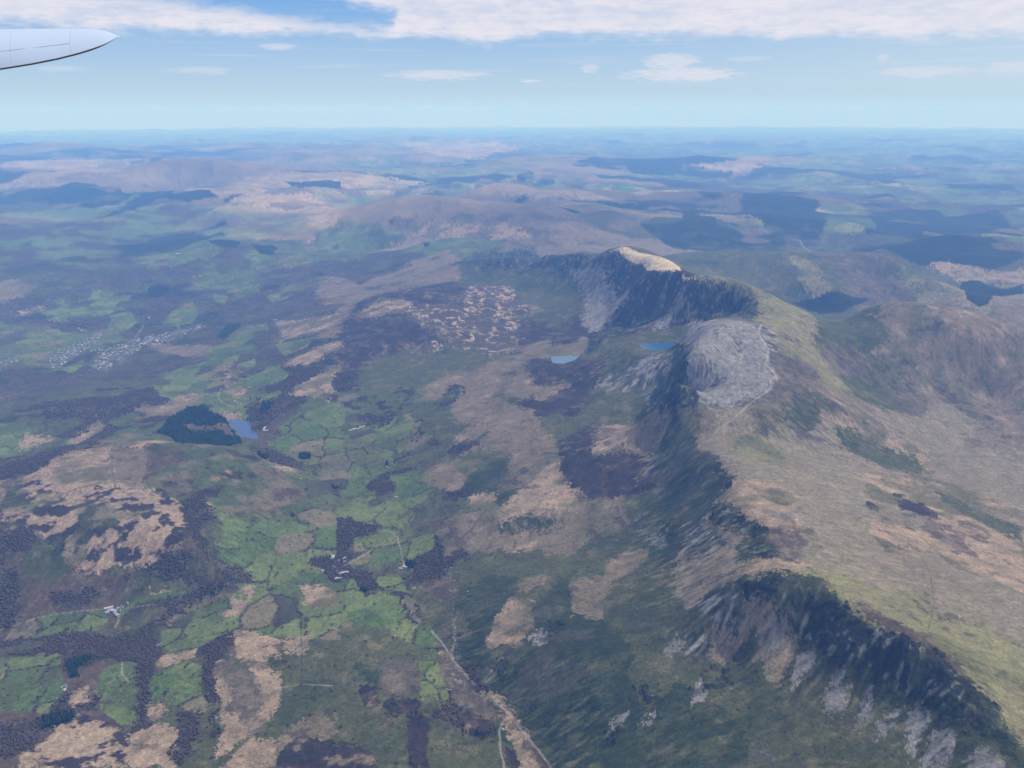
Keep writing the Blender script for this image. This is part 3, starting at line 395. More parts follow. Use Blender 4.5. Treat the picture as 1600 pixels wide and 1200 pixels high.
TRACKS="""t:5:2021,-16,2084,15,2154,58,2230,97,2259,108,2324,157,2403,217,2443,247
t:5:2032,115,2111,131,2204,140,2231,136
t:4:2231,136,2259,108
s:5:2016,-30,2049,5,2113,43,2108,57,2172,72,2240,103,2232,122,2259,139
s:5:2443,247,2370,190,2286,135,2263,124,2259,139
s:7:3328,421,3319,312,3304,150,3302,17,3322,-115,3323,-220,3367,-328,3378,-408
t:5:2450,254,2549,310,2649,354,2757,413
t:5:3324,857,3416,794,3488,751,3567,688,3554,671,3471,649,3388,627,3314,604
t:5:3567,688,3604,709,3620,747
t:10:5012,-1209,4800,-1144,4604,-1155,4487,-1130,4431,-1105,4371,-1125,4281,-1134,4278,-1127
t:6:4265,-1095,4143,-1066,4071,-996,4016,-954,3938,-895,3857,-836
t:5:2372,1043,2338,1041
t:4:2989,1669,2960,1661,2901,1645,2866,1638
t:4:2577,1470,2487,1420,2448,1385
t:4:2499,1427,2431,1457
t:5:5805,2296,5591,2239,5398,2132,5300,2025
s:5:3361,2198,3296,2104,3252,2041,3185,1973,3114,1927
t:5:5844,3921,5996,3822,6202,3770,6367,3685,6534,3567
t:8:6963,3703,7289,3751,7631,3766,8144,3907
s:8:6424,4280,6696,4128,6982,4015,7299,3955,7637,3977,8104,4171,8599,4507,8910,4761
s:6:3769,-386,3539,-449,3447,-387,3387,-408
s:6:3478,353,3615,279,3731,169,3863,84,3943,-7,4055,-69
s:5:2657,524,2768,496,2832,487,2880,507
s:5:3716,-1097,3673,-1214,3562,-1319,3565,-1486,3561,-1594,3417,-1694,3248,-1869
s:5:3995,-1459,4073,-1673,4076,-1799,3844,-1885,3728,-2005,3705,-2104
s:5:3087,-1329,2909,-1353,2751,-1375,2698,-1460,2619,-1547
s:5:12544,-1588,10648,-1666
t:12:11534,-3174,11077,-3149,10684,-3136
s:4:4621,729,4328,642,4121,640,4009,689
s:4:4836,422,4899,295,4964,140,4567,-40,4103,-54,3936,55,3840,173
s:4:3663,253,3516,159,3539,76,3651,21
s:4:4232,-136,3948,-205,4007,-284,3749,-370
s:4:2124,283,2261,319,2354,350,2357,431
s:4:2891,929,2637,852,2439,801,2262,759
s:4:3212,1099,2890,996,2685,939
s:4:3110,860,2855,810,2679,822
s:3:2194,-1056,2421,-1171,2618,-1243,2770,-1273
s:3:3833,-818,3635,-894,3624,-1031,3475,-1073,3468,-1206
t:3:3857,-836,3790,-754,3691,-696
s:3:2641,-518,2591,-430,2493,-297,2348,-168,2320,-89
s:3:2362,-638,2347,-548,2258,-424
s:4:4212,1851,3755,1764,3505,1603,3368,1442,3224,1471
s:4:3982,2166,3748,2036,3536,1788,3505,1603
t:3:2831,2065,2895,1950,2939,1822,2994,1543
t:4:2389,871,2409,793,2400,686"""
LAKES=[(165, [(5085, 1986), (5094, 1871), (4985, 1816), (4883, 1754), (4802, 1701), (4767, 1716), (4791, 1779), (4840, 1836), (4955, 1910), (5025, 1956)]), (425, [(5655, -6), (5697, -57), (5723, -129), (5702, -193), (5599, -161), (5512, -84), (5532, -14)]), (560, [(5478, -561), (5524, -626), (5549, -739), (5540, -811), (5471, -798), (5380, -731), (5368, -650), (5401, -586)])]
# ---- terrain model (embedded) ----
def poly_in(px,py,poly):
    P=np.asarray(poly,float);c=np.zeros(px.shape,bool);j=len(P)-1
    for i in range(len(P)):
        xi,yi=P[i];xj,yj=P[j]
        if yi!=yj:
            c^=((yi>py)!=(yj>py))&(px<(xj-xi)*(py-yi)/(yj-yi)+xi)
        j=i
    return c
def seg_dist(x,y,P):
    d=np.full(x.shape,1e9)
    for (ax,ay),(bx,by) in zip(P[:-1],P[1:]):
        vx,vy=bx-ax,by-ay;t=np.clip(((x-ax)*vx+(y-ay)*vy)/(vx*vx+vy*vy+1e-9),0,1)
        d=np.minimum(d,np.hypot(x-ax-t*vx,y-ay-t*vy))
    return d
def crop_mask(x,y,poly,m):
    P=np.asarray(poly);return (x>P[:,0].min()-m)&(x<P[:,0].max()+m)&(y>P[:,1].min()-m)&(y<P[:,1].max()+m)
CL='WGTHOSKYBMPDLEURNFCZVX'
def cover_class(x,y,rag=0):
    """class index of every point: nearest sample mosaic, then mapped outlines"""
    u,v=warp(x,y)
    n1=fbm(x,y,420,4,101);n2=fbm(x,y,420,4,202)
    D=np.hypot(x,y);k=.012
    q=rag*50;k=k*(1+.25*rag)
    uu=u+k*n1+.009*fbm(x,y,110,4,7+q,.62);vv=v+k*2.2*n2+.016*fbm(x,y,110,4,9+q,.62)
    # samples
    U,V=warp(SX,SY);best=np.full(x.shape,1e9);cls=np.zeros(x.shape,np.int8)
    order=np.argsort(U);
    cell=.06;gi=np.floor(uu/cell).astype(int);gv=np.floor(vv/(cell*2)).astype(int)
    for a in np.unique(gi):
        ma=np.where(gi==a)[0]
        for b in np.unique(gv[ma]):
            m=ma[gv[ma]==b]
            cu,cv=(a+.5)*cell,(b+.5)*cell*2
            d0=np.hypot(U-cu,(V-cv)*.6);near=np.argsort(d0)[:14]
            dd=(uu[m][:,None]-U[near])**2+((vv[m][:,None]-V[near])*.6)**2
            cls[m]=SC[near[np.argmin(dd,1)]]
    # outlines (in the same warped plane so that their edges wander)
    m1=fbm(x,y,130,4,31+q,.6);m2=fbm(x,y,130,4,32+q,.6)
    h1=fbm(x,y,38,3,33+q,.7);h2=fbm(x,y,38,3,34+q,.7)
    L1=fbm(x,y,520,3,35);L2=fbm(x,y,520,3,36)
    WARP={}
    for soft,(a,b,c) in enumerate(((.0022,.0006,0),(.008,.006,.007))):
        WARP[soft]=(u+a*m1+b*h1+c*L1*.6,v+2.2*(a*m2+b*h2)+c*L2)
    pid=np.full(x.shape,-1,np.int16)
    for q,(c,poly) in enumerate(POLYS):
        P=np.array(poly,float);pu,pv=warp(P[:,0],P[:,1])
        uw,vw=WARP[0 if c in 'GDC' else 1]
        m=np.where((uw>pu.min())&(uw<pu.max())&(vw>pv.min())&(vw<pv.max()))[0]
        if len(m)==0:continue
        ins=poly_in(uw[m],vw[m],np.stack([pu,pv],1))
        cls[m[ins]]=CL.index(c);pid[m[ins]]=q
    return cls,pid
def cover_mixed(x,y):
    """four slightly different borders dithered into one another, so that cover types run together"""
    pick=np.clip((fbm(x,y,26,4,301,.75)*1.5+.5+.35*(hashg(np.floor(x/4),np.floor(y/4),9)-.5))*4,0,3.99).astype(int)
    c0,p0=cover_class(x,y)
    far=np.hypot(x,y)>15000
    for r in (1,2,3):
        m=np.where((pick==r)&~far)[0]
        c1,_=cover_class(x[m],y[m],r)
        keep=(c0[m]==CL.index('D'))|(c1==CL.index('D'))
        c0[m]=np.where(keep,c0[m],c1)
    return c0,p0
def voronoi(x,y,w,s):
    """irregular cells: returns id noise, distance to border"""
    x=x/w;y=y/w;ix=np.floor(x);iy=np.floor(y)
    d1=np.full(x.shape,9.);d2=np.full(x.shape,9.);idn=np.zeros(x.shape)
    for dx in (-1,0,1):
        for dy in (-1,0,1):
            cx=ix+dx;cy=iy+dy
            qx=cx+.1+.8*hashg(cx,cy,s);qy=cy+.1+.8*hashg(cx,cy,s+1)
            d=np.abs(x-qx)**1.0*1.0+np.abs(y-qy)*.55 if False else np.hypot((x-qx),(y-qy))
            h=hashg(cx,cy,s+2)
            n=d<d1
            d2=np.where(n,d1,np.minimum(d2,d));idn=np.where(n,h,idn);d1=np.where(n,d,d1)
    return idn,(d2-d1)*w*.5
def lake_fix(x,y,z):
    for lev,P in LAKES:
        m=np.where(crop_mask(x,y,P,400))[0]
        if not len(m):continue
        xx,yy=x[m],y[m];ins=poly_in(xx,yy,P);d=seg_dist(xx,yy,list(P)+[P[0]])
        f=smooth(30,220,d)
        out=z[m]*f+np.clip(z[m],lev+.4+.02*d,lev+.8+.15*d)*(1-f)
        z[m]=np.where(ins,lev-np.minimum(d*.25,6)-.3,out)
    return z
def grad(x,y):
    e=25.
    return (dem.base(x+e,y)-dem.base(x-e,y))/(2*e),(dem.base(x,y+e)-dem.base(x,y-e))/(2*e)
def height(x,y,cls=None,full=True):
    z=dem.base(x,y)
    D=np.hypot(x,y);g=np.hypot(*grad(x,y))
    far=smooth(8500,12500,D);rough=smooth(.05,.35,g)
    hi=smooth(120,320,z)
    z=z+far*(fbm(x,y,3800,5,1)*210+ridged(x,y,2700,5,5,.5)*165-30)*smooth(0,1,.35+.65*hi)
    z=z+smooth(25000,50000,D)*ridged(x,y,14000,5,8)*230
    z=z+(.35+.65*hi)*(fbm(x,y,640,3,11)*11*(1+far))
    z=z+(.25+.6*rough+.3*hi)*(ridged(x,y,230,5,12,.52)*4.2)
    kn=np.exp(-(((x-6966)/900.)**2+((y-879)/800.)**2));m=kn>.02
    z[m]+=kn[m]*(ridged(x[m],y[m],380,5,23,.55)*30+10)
    if cls is not None:
        ck=(cls==6);cm=(cls==9)|(cls==16)|(cls==14)|(cls==3)
        if ck.any():
            r=ridged(x[ck],y[ck],110,5,21,.6);z[ck]+=r*10*(.4+.6*rough[ck])+ridged(x[ck],y[ck],45,4,35,.62)*7
        if cm.any():
            z[cm]+=np.maximum(fbm(x[cm],y[cm],110,4,22),-.1)*np.where(D[cm]>6000,9.,17.)
    return lake_fix(x,y,z)
PAL={ # ground cover base colours (linear); summit C and far tan L carry painted-in sunlight
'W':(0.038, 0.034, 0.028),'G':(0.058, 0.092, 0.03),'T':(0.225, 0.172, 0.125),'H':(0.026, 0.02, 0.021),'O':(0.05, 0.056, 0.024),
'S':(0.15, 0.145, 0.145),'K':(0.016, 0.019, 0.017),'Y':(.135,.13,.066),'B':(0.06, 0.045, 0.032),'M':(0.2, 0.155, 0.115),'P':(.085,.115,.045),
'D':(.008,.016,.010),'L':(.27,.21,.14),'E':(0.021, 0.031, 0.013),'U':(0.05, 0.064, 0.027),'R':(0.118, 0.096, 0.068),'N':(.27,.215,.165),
'F':(0.066, 0.057, 0.043),'C':(0.31, 0.26, 0.185),'Z':(.065,.065,.050),'V':(0.138, 0.122, 0.088),'X':(.085,.083,.085)}
def lic(x,y,w,seed,steps=4,st=13.):
    """noise smeared down the slope: grass and scree run in streaks"""
    t=vnoise(x/w,y/w,seed)
    for sg in (-1,1):
        a,b=x.copy(),y.copy()
        for i in range(steps):
            gx,gy=grad(a,b);n=np.hypot(gx,gy)+.02
            a+=sg*gx/n*st;b+=sg*gy/n*st
            t=t+vnoise(a/w,b/w,seed)
    return t/(2*steps+1)*2.2
def lerp(a,b,t):
    t=t[...,None];return a*(1-t)+np.asarray(b)*t
def fields(x,y,n4):
    wx=x+55*n4+18*fbm(x,y,120,2,44);wy=y-50*n4+18*fbm(x,y,120,2,45)
    return voronoi(wx*.83+wy*.3,wy*1.15-wx*.25,165.,5)
def noise_fields(x,y):
    D=np.hypot(x,y);near=D<9000
    st=np.zeros(x.shape);sf=np.zeros(x.shape)
    gx,gy=grad(x,y);sl=smooth(.2,.5,np.hypot(gx,gy))[near]
    xn,yn=x[near],y[near]
    sf[near]=lic(xn,yn,11.,61,2,7.)*(.35+.65*sl)+fbm(xn,yn,17,3,63,.6)*.5*(1-.6*sl)
    st[near]=(.3*lic(xn,yn,34.,62,2,15.)+.45*sf[near])*(.5+.5*sl)+fbm(xn,yn,90,4,64,.6)*.45
    return dict(st=st,sf=sf,n3=fbm(x,y,60,5,71,.62),n4=fbm(x,y,260,5,72,.58),n5=fbm(x,y,1400,4,73),n6=fbm(x,y,20,4,74,.65),g=np.hypot(gx,gy),sp=fbm(x,y,10,3,91,.75))
def paint(x,y,z,cls,pid,N):
    D=np.hypot(x,y)
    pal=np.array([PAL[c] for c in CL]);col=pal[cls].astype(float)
    st,sf,n3,n4,n5,n6,g,sp=(N[k] for k in ('st','sf','n3','n4','n5','n6','g','sp'))
    slope=smooth(.06,.3,g)
    def C(c):return cls==CL.index(c)
    def mix(mask,other,t):
        if mask.any():col[mask]=lerp(col[mask],PAL[other] if isinstance(other,str) else other,np.clip(t,0,1)[mask])
    # broad variation
    fld,bd=fields(x,y,n4)
    G=C('G')
    hue=np.stack([.78+.95*fld,.85+.5*fld,.85+.6*fld],-1)
    col[G]=col[G]*hue[G]
    mix(G,'R',smooth(.90,.93,fld)*.8);mix(G,'W',smooth(.06,.03,fld)*.9);mix(G,'O',smooth(.0,.5,n4)*.7)
    hw=3.2+3*n3
    hedge=(1-smooth(0,1,(bd-hw)/6))*np.where(hashg(np.floor(x/110),np.floor(y/110),3)>.33,1,.2)
    mix(G,'W',hedge*.7)
    P_=C('P');fl2,b2=voronoi(x+80*n5,y+80*n5,420.,15)
    col[P_]=col[P_]*(np.stack([.5+1.1*fl2,.65+.7*fl2,.7+.6*fl2],-1)[P_])
    mix(P_,'W',smooth(.0,.35,n5+.5*n4));mix(P_,'L',smooth(.25,.5,-n5)*smooth(.2,.4,n4+.3)*.8);mix(P_,'D',smooth(.38,.42,fbm(x,y,2200,4,79))*1.)
    W=C('W');mix(W,'B',smooth(.0,.4,n4)*.5);mix(W,'O',smooth(.12,.35,fbm(x,y,330,4,75))*.8);mix(W,'D',smooth(.42,.5,fbm(x,y,300,3,76))*.6)
    col[W]*=(1+.5*n6+.25*n3)[W,None]
    for c in 'T':
        m=C(c);mix(m,'H',smooth(.28,.45,n4+.35*n3)*.8);mix(m,'R',smooth(-.2,.35,st+.5*n3)*.75);mix(m,'O',smooth(.0,.4,-n4+.3*st)*.75)
    m=C('M');mix(m,'H',smooth(.06,.2,fbm(x,y,75,5,81,.6)+.35*n4));mix(m,'O',smooth(.1,.4,n4-.1)*.7)
    m=C('N');v=np.abs(fbm(x,y,130,5,82,.62));mix(m,'H',smooth(.02,.10,v+.12*n3-.08*n4)*.9);mix(m,'O',smooth(.1,.4,-n4)*.35);mix(m,'O',smooth(.2,.5,n4)*.5)
    m=C('H');mix(m,'B',smooth(.0,.4,n3+st*.4)*.7);mix(m,'R',smooth(.22,.5,sf*.5+n4*.5+n3*.4)*.7);mix(m,'K',smooth(.1,.5,-n3)*.5)
    m=C('U');mix(m,'H',smooth(.2,.32,fbm(x,y,75,4,83)));mix(m,'R',smooth(.1,.4,n4)*.7);mix(m,'T',smooth(.4,.6,-n4+.4*n3)*.5)
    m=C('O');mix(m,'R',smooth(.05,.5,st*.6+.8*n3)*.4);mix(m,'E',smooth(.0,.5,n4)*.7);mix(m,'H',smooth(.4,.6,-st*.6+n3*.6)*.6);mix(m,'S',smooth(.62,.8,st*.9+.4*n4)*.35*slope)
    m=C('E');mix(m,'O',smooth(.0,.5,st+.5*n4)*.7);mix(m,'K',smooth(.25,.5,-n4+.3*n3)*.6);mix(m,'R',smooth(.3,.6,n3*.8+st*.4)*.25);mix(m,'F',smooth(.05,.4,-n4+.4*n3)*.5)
    m=C('R');mix(m,'O',smooth(-.1,.4,st*.7+.5*n4)*.75);mix(m,'T',smooth(.15,.6,-st+.3*n3)*.6);mix(m,'H',smooth(.42,.56,n3*.6+n4)*.7)
    m=C('Y');mix(m,'R',smooth(.0,.5,st+.5*n4)*.6);mix(m,'O',smooth(.1,.5,-n4)*.6)
    m=C('B');mix(m,'H',smooth(.1,.4,n3+.5*st)*.7);mix(m,'R',smooth(.2,.5,-n3+st*.5)*.6)
    m=C('F');mix(m,'R',smooth(.0,.4,n3+.4*st)*.5);mix(m,'O',smooth(.1,.4,n4)*.6);mix(m,'H',smooth(.35,.5,-n3)*.5)
    m=C('S');mix(m,'O',smooth(.1,.5,st*.7+.6*n4)*.55);mix(m,'K',smooth(.45,.6,-st*.7+n3)*.6);col[m]*=(1+.25*n6)[m,None]
    m=C('Z');mix(m,'S',smooth(.05,.3,st+.4*n4));mix(m,'E',smooth(.1,.4,-st)*.7);mix(m,'K',smooth(.35,.5,n3)*.4)
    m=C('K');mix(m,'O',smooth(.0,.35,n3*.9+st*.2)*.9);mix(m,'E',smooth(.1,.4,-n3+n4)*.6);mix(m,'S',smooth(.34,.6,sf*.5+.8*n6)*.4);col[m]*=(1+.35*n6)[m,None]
    m=C('L');mix(m,'R',smooth(-.1,.4,n4+.3*n5)*.7);mix(m,'G',smooth(.25,.5,-n5)*.6);mix(m,'W',smooth(.3,.5,n5+.3*n4)*.6)
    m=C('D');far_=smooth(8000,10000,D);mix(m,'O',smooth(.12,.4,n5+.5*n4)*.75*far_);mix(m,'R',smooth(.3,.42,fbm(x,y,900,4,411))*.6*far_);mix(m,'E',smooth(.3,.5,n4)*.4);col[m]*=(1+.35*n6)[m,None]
    m=C('C');mix(m,'R',smooth(.1,.5,n4)*.5)
    col*=np.clip(1+.25*n3+.12*n5+.42*sp+.22*n6+.28*sf,.25,2)[...,None]
    tuft=smooth(.33,.5,fbm(x,y,48,4,92,.65))*np.isin(cls,[CL.index(q) for q in 'TROFUY'])*.55;col=lerp(col,PAL['H'],tuft)
    m=C('V');mix(m,'O',smooth(.05,.6,st*.6+.6*n4)*.5);mix(m,'R',smooth(.1,.5,-n4+.3*n3)*.6);mix(m,'T',smooth(.2,.6,sf+.4*n3)*.4);mix(m,'H',smooth(.45,.6,n3*.7+n4)*.6)
    m=C('X');mix(m,'W',smooth(.0,.3,n3));mix(m,'G',smooth(.1,.3,-n3+.3*n4)*.8)
    # far country: moor on the tops, grass and woods in the valleys
    fr=smooth(10500,14000,D)*~np.isin(cls,[CL.index(q) for q in 'DC'])
    hn=z+120*n5+60*n4
    low=smooth(430,330,hn)*fr*.75;top_=smooth(470,560,hn)*fr*.6
    gr=np.array(PAL['G'])*1.15
    col=lerp(col,lerp(np.broadcast_to(gr,col.shape),PAL['W'],smooth(-.05,.15,fbm(x,y,700,5,401,.6))),low)
    col=lerp(col,lerp(np.broadcast_to(np.array(PAL['R']),col.shape),PAL['L'],smooth(.0,.4,n5)*.7),top_)
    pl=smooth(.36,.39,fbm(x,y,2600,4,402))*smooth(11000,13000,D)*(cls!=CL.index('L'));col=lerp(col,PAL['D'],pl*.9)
    # tracks, streams
    wob=4*n3
    for kind,w,P in LINES:
        m=np.where(crop_mask(x,y,P,w*6+20))[0]
        if not len(m):continue
        d=seg_dist(x[m]+wob[m],y[m]-wob[m],P);ww=np.maximum(w*.45,D[m]*.0004)
        t=(1-smooth(0,1,(d-ww)/(ww*.9)))*np.clip(w*.45/ww,.25,.8)*(.75+.5*n3[m])
        col[m]=lerp(col[m],(.30,.27,.25) if kind=='t' else (.035,.035,.035),t*(.7 if kind=='t' else .85))
    return np.clip(col,.004,.8)
def _pairs(s):
    v=[int(q) for q in s.split(',')];return list(zip(v[0::2],v[1::2]))
dem=Dem([[float(q) for q in p.split(',')] for p in CONTROL.split(';')])
POLYS=[(l[0],_pairs(l[2:])) for l in COVER_OUTLINES.split('\n')]
_s=[p.split(',') for p in COVER_SAMPLES.split(';')]
SX=np.array([float(p[0]) for p in _s]);SY=np.array([float(p[1]) for p in _s]);SC=np.array([CL.index(p[2]) for p in _s],np.int8)
LINES=[(l.split(':')[0],float(l.split(':')[1]),_pairs(l.split(':')[2])) for l in TRACKS.split('\n')]
# ---------------- helpers ----------------
RC=7300e3
def tag(o,label=None,cat=None,group=None,kind=None):
    for k,v in (('label',label),('category',cat),('group',group),('kind',kind)):
        if v:o[k]=v
    return o
def link(name,me,parent=None):
    o=bpy.data.objects.new(name,me);scene.collection.objects.link(o)
    if parent:o.parent=parent
    return o
def curve_z(x,y,z):return z-(x*x+y*y)/(2*RC)
def mesh_np(name,V,F,mat,smooth_=False,col=None,facecol=None):
    me=bpy.data.meshes.new(name);n=len(V);k=F.shape[1];f=len(F)
    me.vertices.add(n);me.vertices.foreach_set('co',np.ascontiguousarray(V,np.float32).ravel())
    me.loops.add(f*k);me.loops.foreach_set('vertex_index',np.ascontiguousarray(F,np.int32).ravel())
    me.polygons.add(f);me.polygons.foreach_set('loop_start',np.arange(0,f*k,k,dtype=np.int32))
    if smooth_:me.polygons.foreach_set('use_smooth',np.ones(f,bool))
    me.update(calc_edges=True)
    if col is not None:
        a=me.attributes.new('cover','FLOAT_COLOR','POINT');a.data.foreach_set('color',np.concatenate([col,np.ones((n,1))],1).astype(np.float32).ravel())
    me.materials.append(mat);return me
def material(name,col,rough=.9,attr=None,bump=None,noise=None,spec=.2):
    m=bpy.data.materials.new(name);m.use_nodes=True;nt=m.node_tree;b=nt.nodes['Principled BSDF']
    b.inputs['Roughness'].default_value=rough;b.inputs['Specular IOR Level'].default_value=spec
    b.inputs['Base Color'].default_value=(*col,1)
    src=None
    if attr:
        a=nd(nt,'ShaderNodeAttribute',attribute_name=attr);src=a.outputs['Color']
    geo=nd(nt,'ShaderNodeNewGeometry')
    if noise:
        sc,amt=noise
        n=nd(nt,'ShaderNodeTexNoise');n.inputs['Scale'].default_value=sc;n.inputs['Detail'].default_value=6;n.inputs['Roughness'].default_value=.7
        nt.links.new(geo.outputs['Position'],n.inputs['Vector'])
        mr=nd(nt,'ShaderNodeMapRange');nt.links.new(n.outputs[0],mr.inputs[0]);mr.inputs[1].default_value=.25;mr.inputs[2].default_value=.75;mr.inputs[3].default_value=1-amt;mr.inputs[4].default_value=1+amt
        mx=nd(nt,'ShaderNodeMixRGB',blend_type='MULTIPLY');mx.inputs[0].default_value=1
        if src:nt.links.new(src,mx.inputs[1])
        else:mx.inputs[1].default_value=(*col,1)
        nt.links.new(mr.outputs[0],mx.inputs[2]);src=mx.outputs[0]
    if src:nt.links.new(src,b.inputs['Base Color'])
    if bump:
        sc,dist=bump
        n=nd(nt,'ShaderNodeTexNoise');n.inputs['Scale'].default_value=sc;n.inputs['Detail'].default_value=5;n.inputs['Roughness'].default_value=.65
        nt.links.new(geo.outputs['Position'],n.inputs['Vector'])
        bp=nd(nt,'ShaderNodeBump');bp.inputs['Strength'].default_value=.8;bp.inputs['Distance'].default_value=dist
        nt.links.new(n.outputs[0],bp.inputs['Height']);nt.links.new(bp.outputs[0],b.inputs['Normal'])
    return m
# ---------------- the ground: one sheet out past the horizon ----------------
NU,NV=1760,1250
half=math.radians(41)
ud=np.linspace(HEAD-half,HEAD+half,NU)
# coarser round the back so the land goes on all round
back=np.linspace(HEAD+half,HEAD-half+2*math.pi,90)[1:]
ang=np.concatenate([ud,back])
elev=np.linspace(math.radians(50),math.radians(1.02),4000)
Dall=1750/np.tan(elev)
Dall=np.concatenate([Dall[:-1],np.exp(np.linspace(math.log(Dall[-1]),math.log(178e3),300))])
wgt=np.concatenate([[0],np.cumsum(np.abs(np.diff(np.arctan2(1750,Dall)))+.00006*np.diff(np.log(Dall))*40)])
Dr=np.interp(np.linspace(0,wgt[-1],NV),wgt,Dall)
AA,DD=np.meshgrid(ang,Dr)
gx_,gy_=(np.sin(AA)*DD).ravel(),(np.cos(AA)*DD).ravel()
g_cls,g_pid=cover_mixed(gx_,gy_)
g_z=height(gx_,gy_,g_cls)
NF=noise_fields(gx_,gy_)
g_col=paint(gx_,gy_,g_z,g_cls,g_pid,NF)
del NF
V=np.stack([gx_,gy_,curve_z(gx_,gy_,g_z)],1)
# centre fan closes the sheet under the aircraft
na=len(ang);idx=np.arange(NV*na).reshape(NV,na);nx=np.roll(idx,-1,1)
F=np.stack([idx[:-1],nx[:-1],nx[1:],idx[1:]],-1).reshape(-1,4)
V=np.concatenate([V,[[0,0,float(g_z[:na].mean())]]]);g_col=np.concatenate([g_col,g_col[:1]])
ctr=len(V)-1
fan=np.stack([np.full(na//2,ctr),idx[0][0:na//2*2:2],idx[0][1:na//2*2:2],np.roll(idx[0],-2)[0:na//2*2:2]],-1)
F=np.concatenate([F,fan])
F=F[:,::-1]
mg=material('moorland and farmland',(.1,.1,.05),.95,attr='cover',noise=(.13,.5),bump=(.11,4.5),spec=.1)
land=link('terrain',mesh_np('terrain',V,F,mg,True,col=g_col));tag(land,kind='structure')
def ground(x,y):
    x=np.atleast_1d(np.asarray(x,float));y=np.atleast_1d(np.asarray(y,float))
    c,_=cover_class(x,y);return curve_z(x,y,height(x,y,c)),c
# ---------------- lakes ----------------
def water_mat(col):
    m=bpy.data.materials.new('lake water');m.use_nodes=True;nt=m.node_tree;b=nt.nodes['Principled BSDF']
    b.inputs['Base Color'].default_value=(*col,1);b.inputs['Roughness'].default_value=.2;b.inputs['IOR'].default_value=1.33
    geo=nd(nt,'ShaderNodeNewGeometry');n=nd(nt,'ShaderNodeTexNoise');n.inputs['Scale'].default_value=.12;nt.links.new(geo.outputs['Position'],n.inputs['Vector'])
    bp=nd(nt,'ShaderNodeBump');bp.inputs['Strength'].default_value=.25;bp.inputs['Distance'].default_value=.3;nt.links.new(n.outputs[0],bp.inputs['Height']);nt.links.new(bp.outputs[0],b.inputs['Normal'])
    return m
for (lev,P),c in zip(LAKES,((.014,.045,.15),(.03,.09,.15),(.006,.06,.17))):
    P=np.array(P,float);cx,cy_=P.mean(0);Q=(P-[cx,cy_])*1.12+[cx,cy_]
    Vl=np.array([[a,b,float(curve_z(a,b,lev))] for a,b in Q])
    me=bpy.data.meshes.new('lake');me.from_pydata([tuple(v) for v in Vl],[],[tuple(range(len(Vl)))]);me.materials.append(water_mat(c))
    if me.polygons[0].normal.z<0:me.flip_normals()
    tag(link('water',me),kind='structure')
# ---------------- woods ----------------
def ico(level=0):
    import bmesh
    bm=bmesh.new();bmesh.ops.create_icosphere(bm,subdivisions=1+level,radius=1)
    v=np.array([a.co[:] for a in bm.verts]);f=np.array([[q.index for q in p.verts] for p in bm.faces]);bm.free();return v,f
ICO=[ico(0),ico(1)]
rng=np.random.default_rng(7)
def blobs(x,y,z,r,hgt,lev,pal,jit=.3):
    v,f=ICO[lev];n=len(x)
    sc=np.stack([r,r*rng.uniform(.8,1.2,n),hgt*.5],1)
    a=rng.uniform(0,6.28,n);ca,sa=np.cos(a),np.sin(a)
    vv=np.repeat(v[None],n,0)*(1+rng.uniform(-jit,jit,(n,len(v),1)))
    vx=vv[...,0]*ca[:,None]-vv[...,1]*sa[:,None];vy=vv[...,0]*sa[:,None]+vv[...,1]*ca[:,None]
    X=x[:,None]+vx*sc[:,0:1];Y=y[:,None]+vy*sc[:,1:2];Z=z[:,None]+(vv[...,2]*.95+.55)*sc[:,2:3]
    Vv=np.stack([X,Y,Z],-1).reshape(-1,3);Ff=(f[None]+np.arange(n)[:,None,None]*len(v)).reshape(-1,3)
    pal=np.array(pal);c=pal[rng.integers(0,len(pal),n)]*rng.uniform(.82,1.2,(n,1))
    return Vv,Ff,np.repeat(c,len(v),0)
mw=material('bare branches',(.06,.05,.045),.95,attr='cover',noise=(.5,.35),spec=.05)
mc=material('conifer needles',(.02,.035,.02),.9,attr='cover',noise=(.5,.35),spec=.05)
WOODC=[(.056,.044,.045),(.064,.047,.042),(.050,.043,.044),(.070,.052,.045),(.052,.048,.033)]
CONC=[(.014,.030,.020),(.018,.036,.022),(.012,.024,.018)]
def scatter(dmin,dmax,sp):
    """jittered candidates over the seen sector, spacing sp metres"""
    s=math.radians(39);R=dmax
    nx_=int(R/sp)+2
    xs=np.arange(0,R,sp);ys=np.arange(-R*.62,R*.76,sp)
    X,Y=np.meshgrid(xs,ys);X=X.ravel()+rng.uniform(-.45,.45,X.size)*sp;Y=Y.ravel()+rng.uniform(-.45,.45,Y.size)*sp
    D=np.hypot(X,Y);A=np.arctan2(X,Y)-HEAD
    m=(D>dmin)&(D<dmax)&(np.abs(A)<s);return X[m],Y[m]
def wood_noise(x,y):return fbm(x,y,330,4,75)
def build_woods():
    out={'w':[],'c':[]}
    hed=[]
    for dmin,dmax,sp,r,lev in ((1900,3300,7.2,3.7,0),(3300,5000,9.5,4.8,0),(5000,6500,13,6.5,0)):
        X,Y=scatter(dmin,dmax,sp);c,p=cover_class(X,Y)
        W=c==CL.index('W');D_=c==CL.index('D')
        open_=wood_noise(X,Y)
        m=W&(open_<.2)&(rng.random(len(X))<np.clip(.75-1.2*fbm(X,Y,70,3,501),.15,.95))
        z=curve_z(X,Y,height(X,Y,c))
        k=m.nonzero()[0];n=len(k)
        if n:out['w'].append(blobs(X[k],Y[k],z[k],r*rng.uniform(.6,1.15,n),rng.uniform(6,12,n),lev,WOODC))
        k=D_.nonzero()[0];n=len(k)
        if n:out['c'].append(blobs(X[k],Y[k],z[k],r*rng.uniform(.55,.8,n),rng.uniform(15,24,n),lev,CONC,.2))
    return out
wd=build_woods()
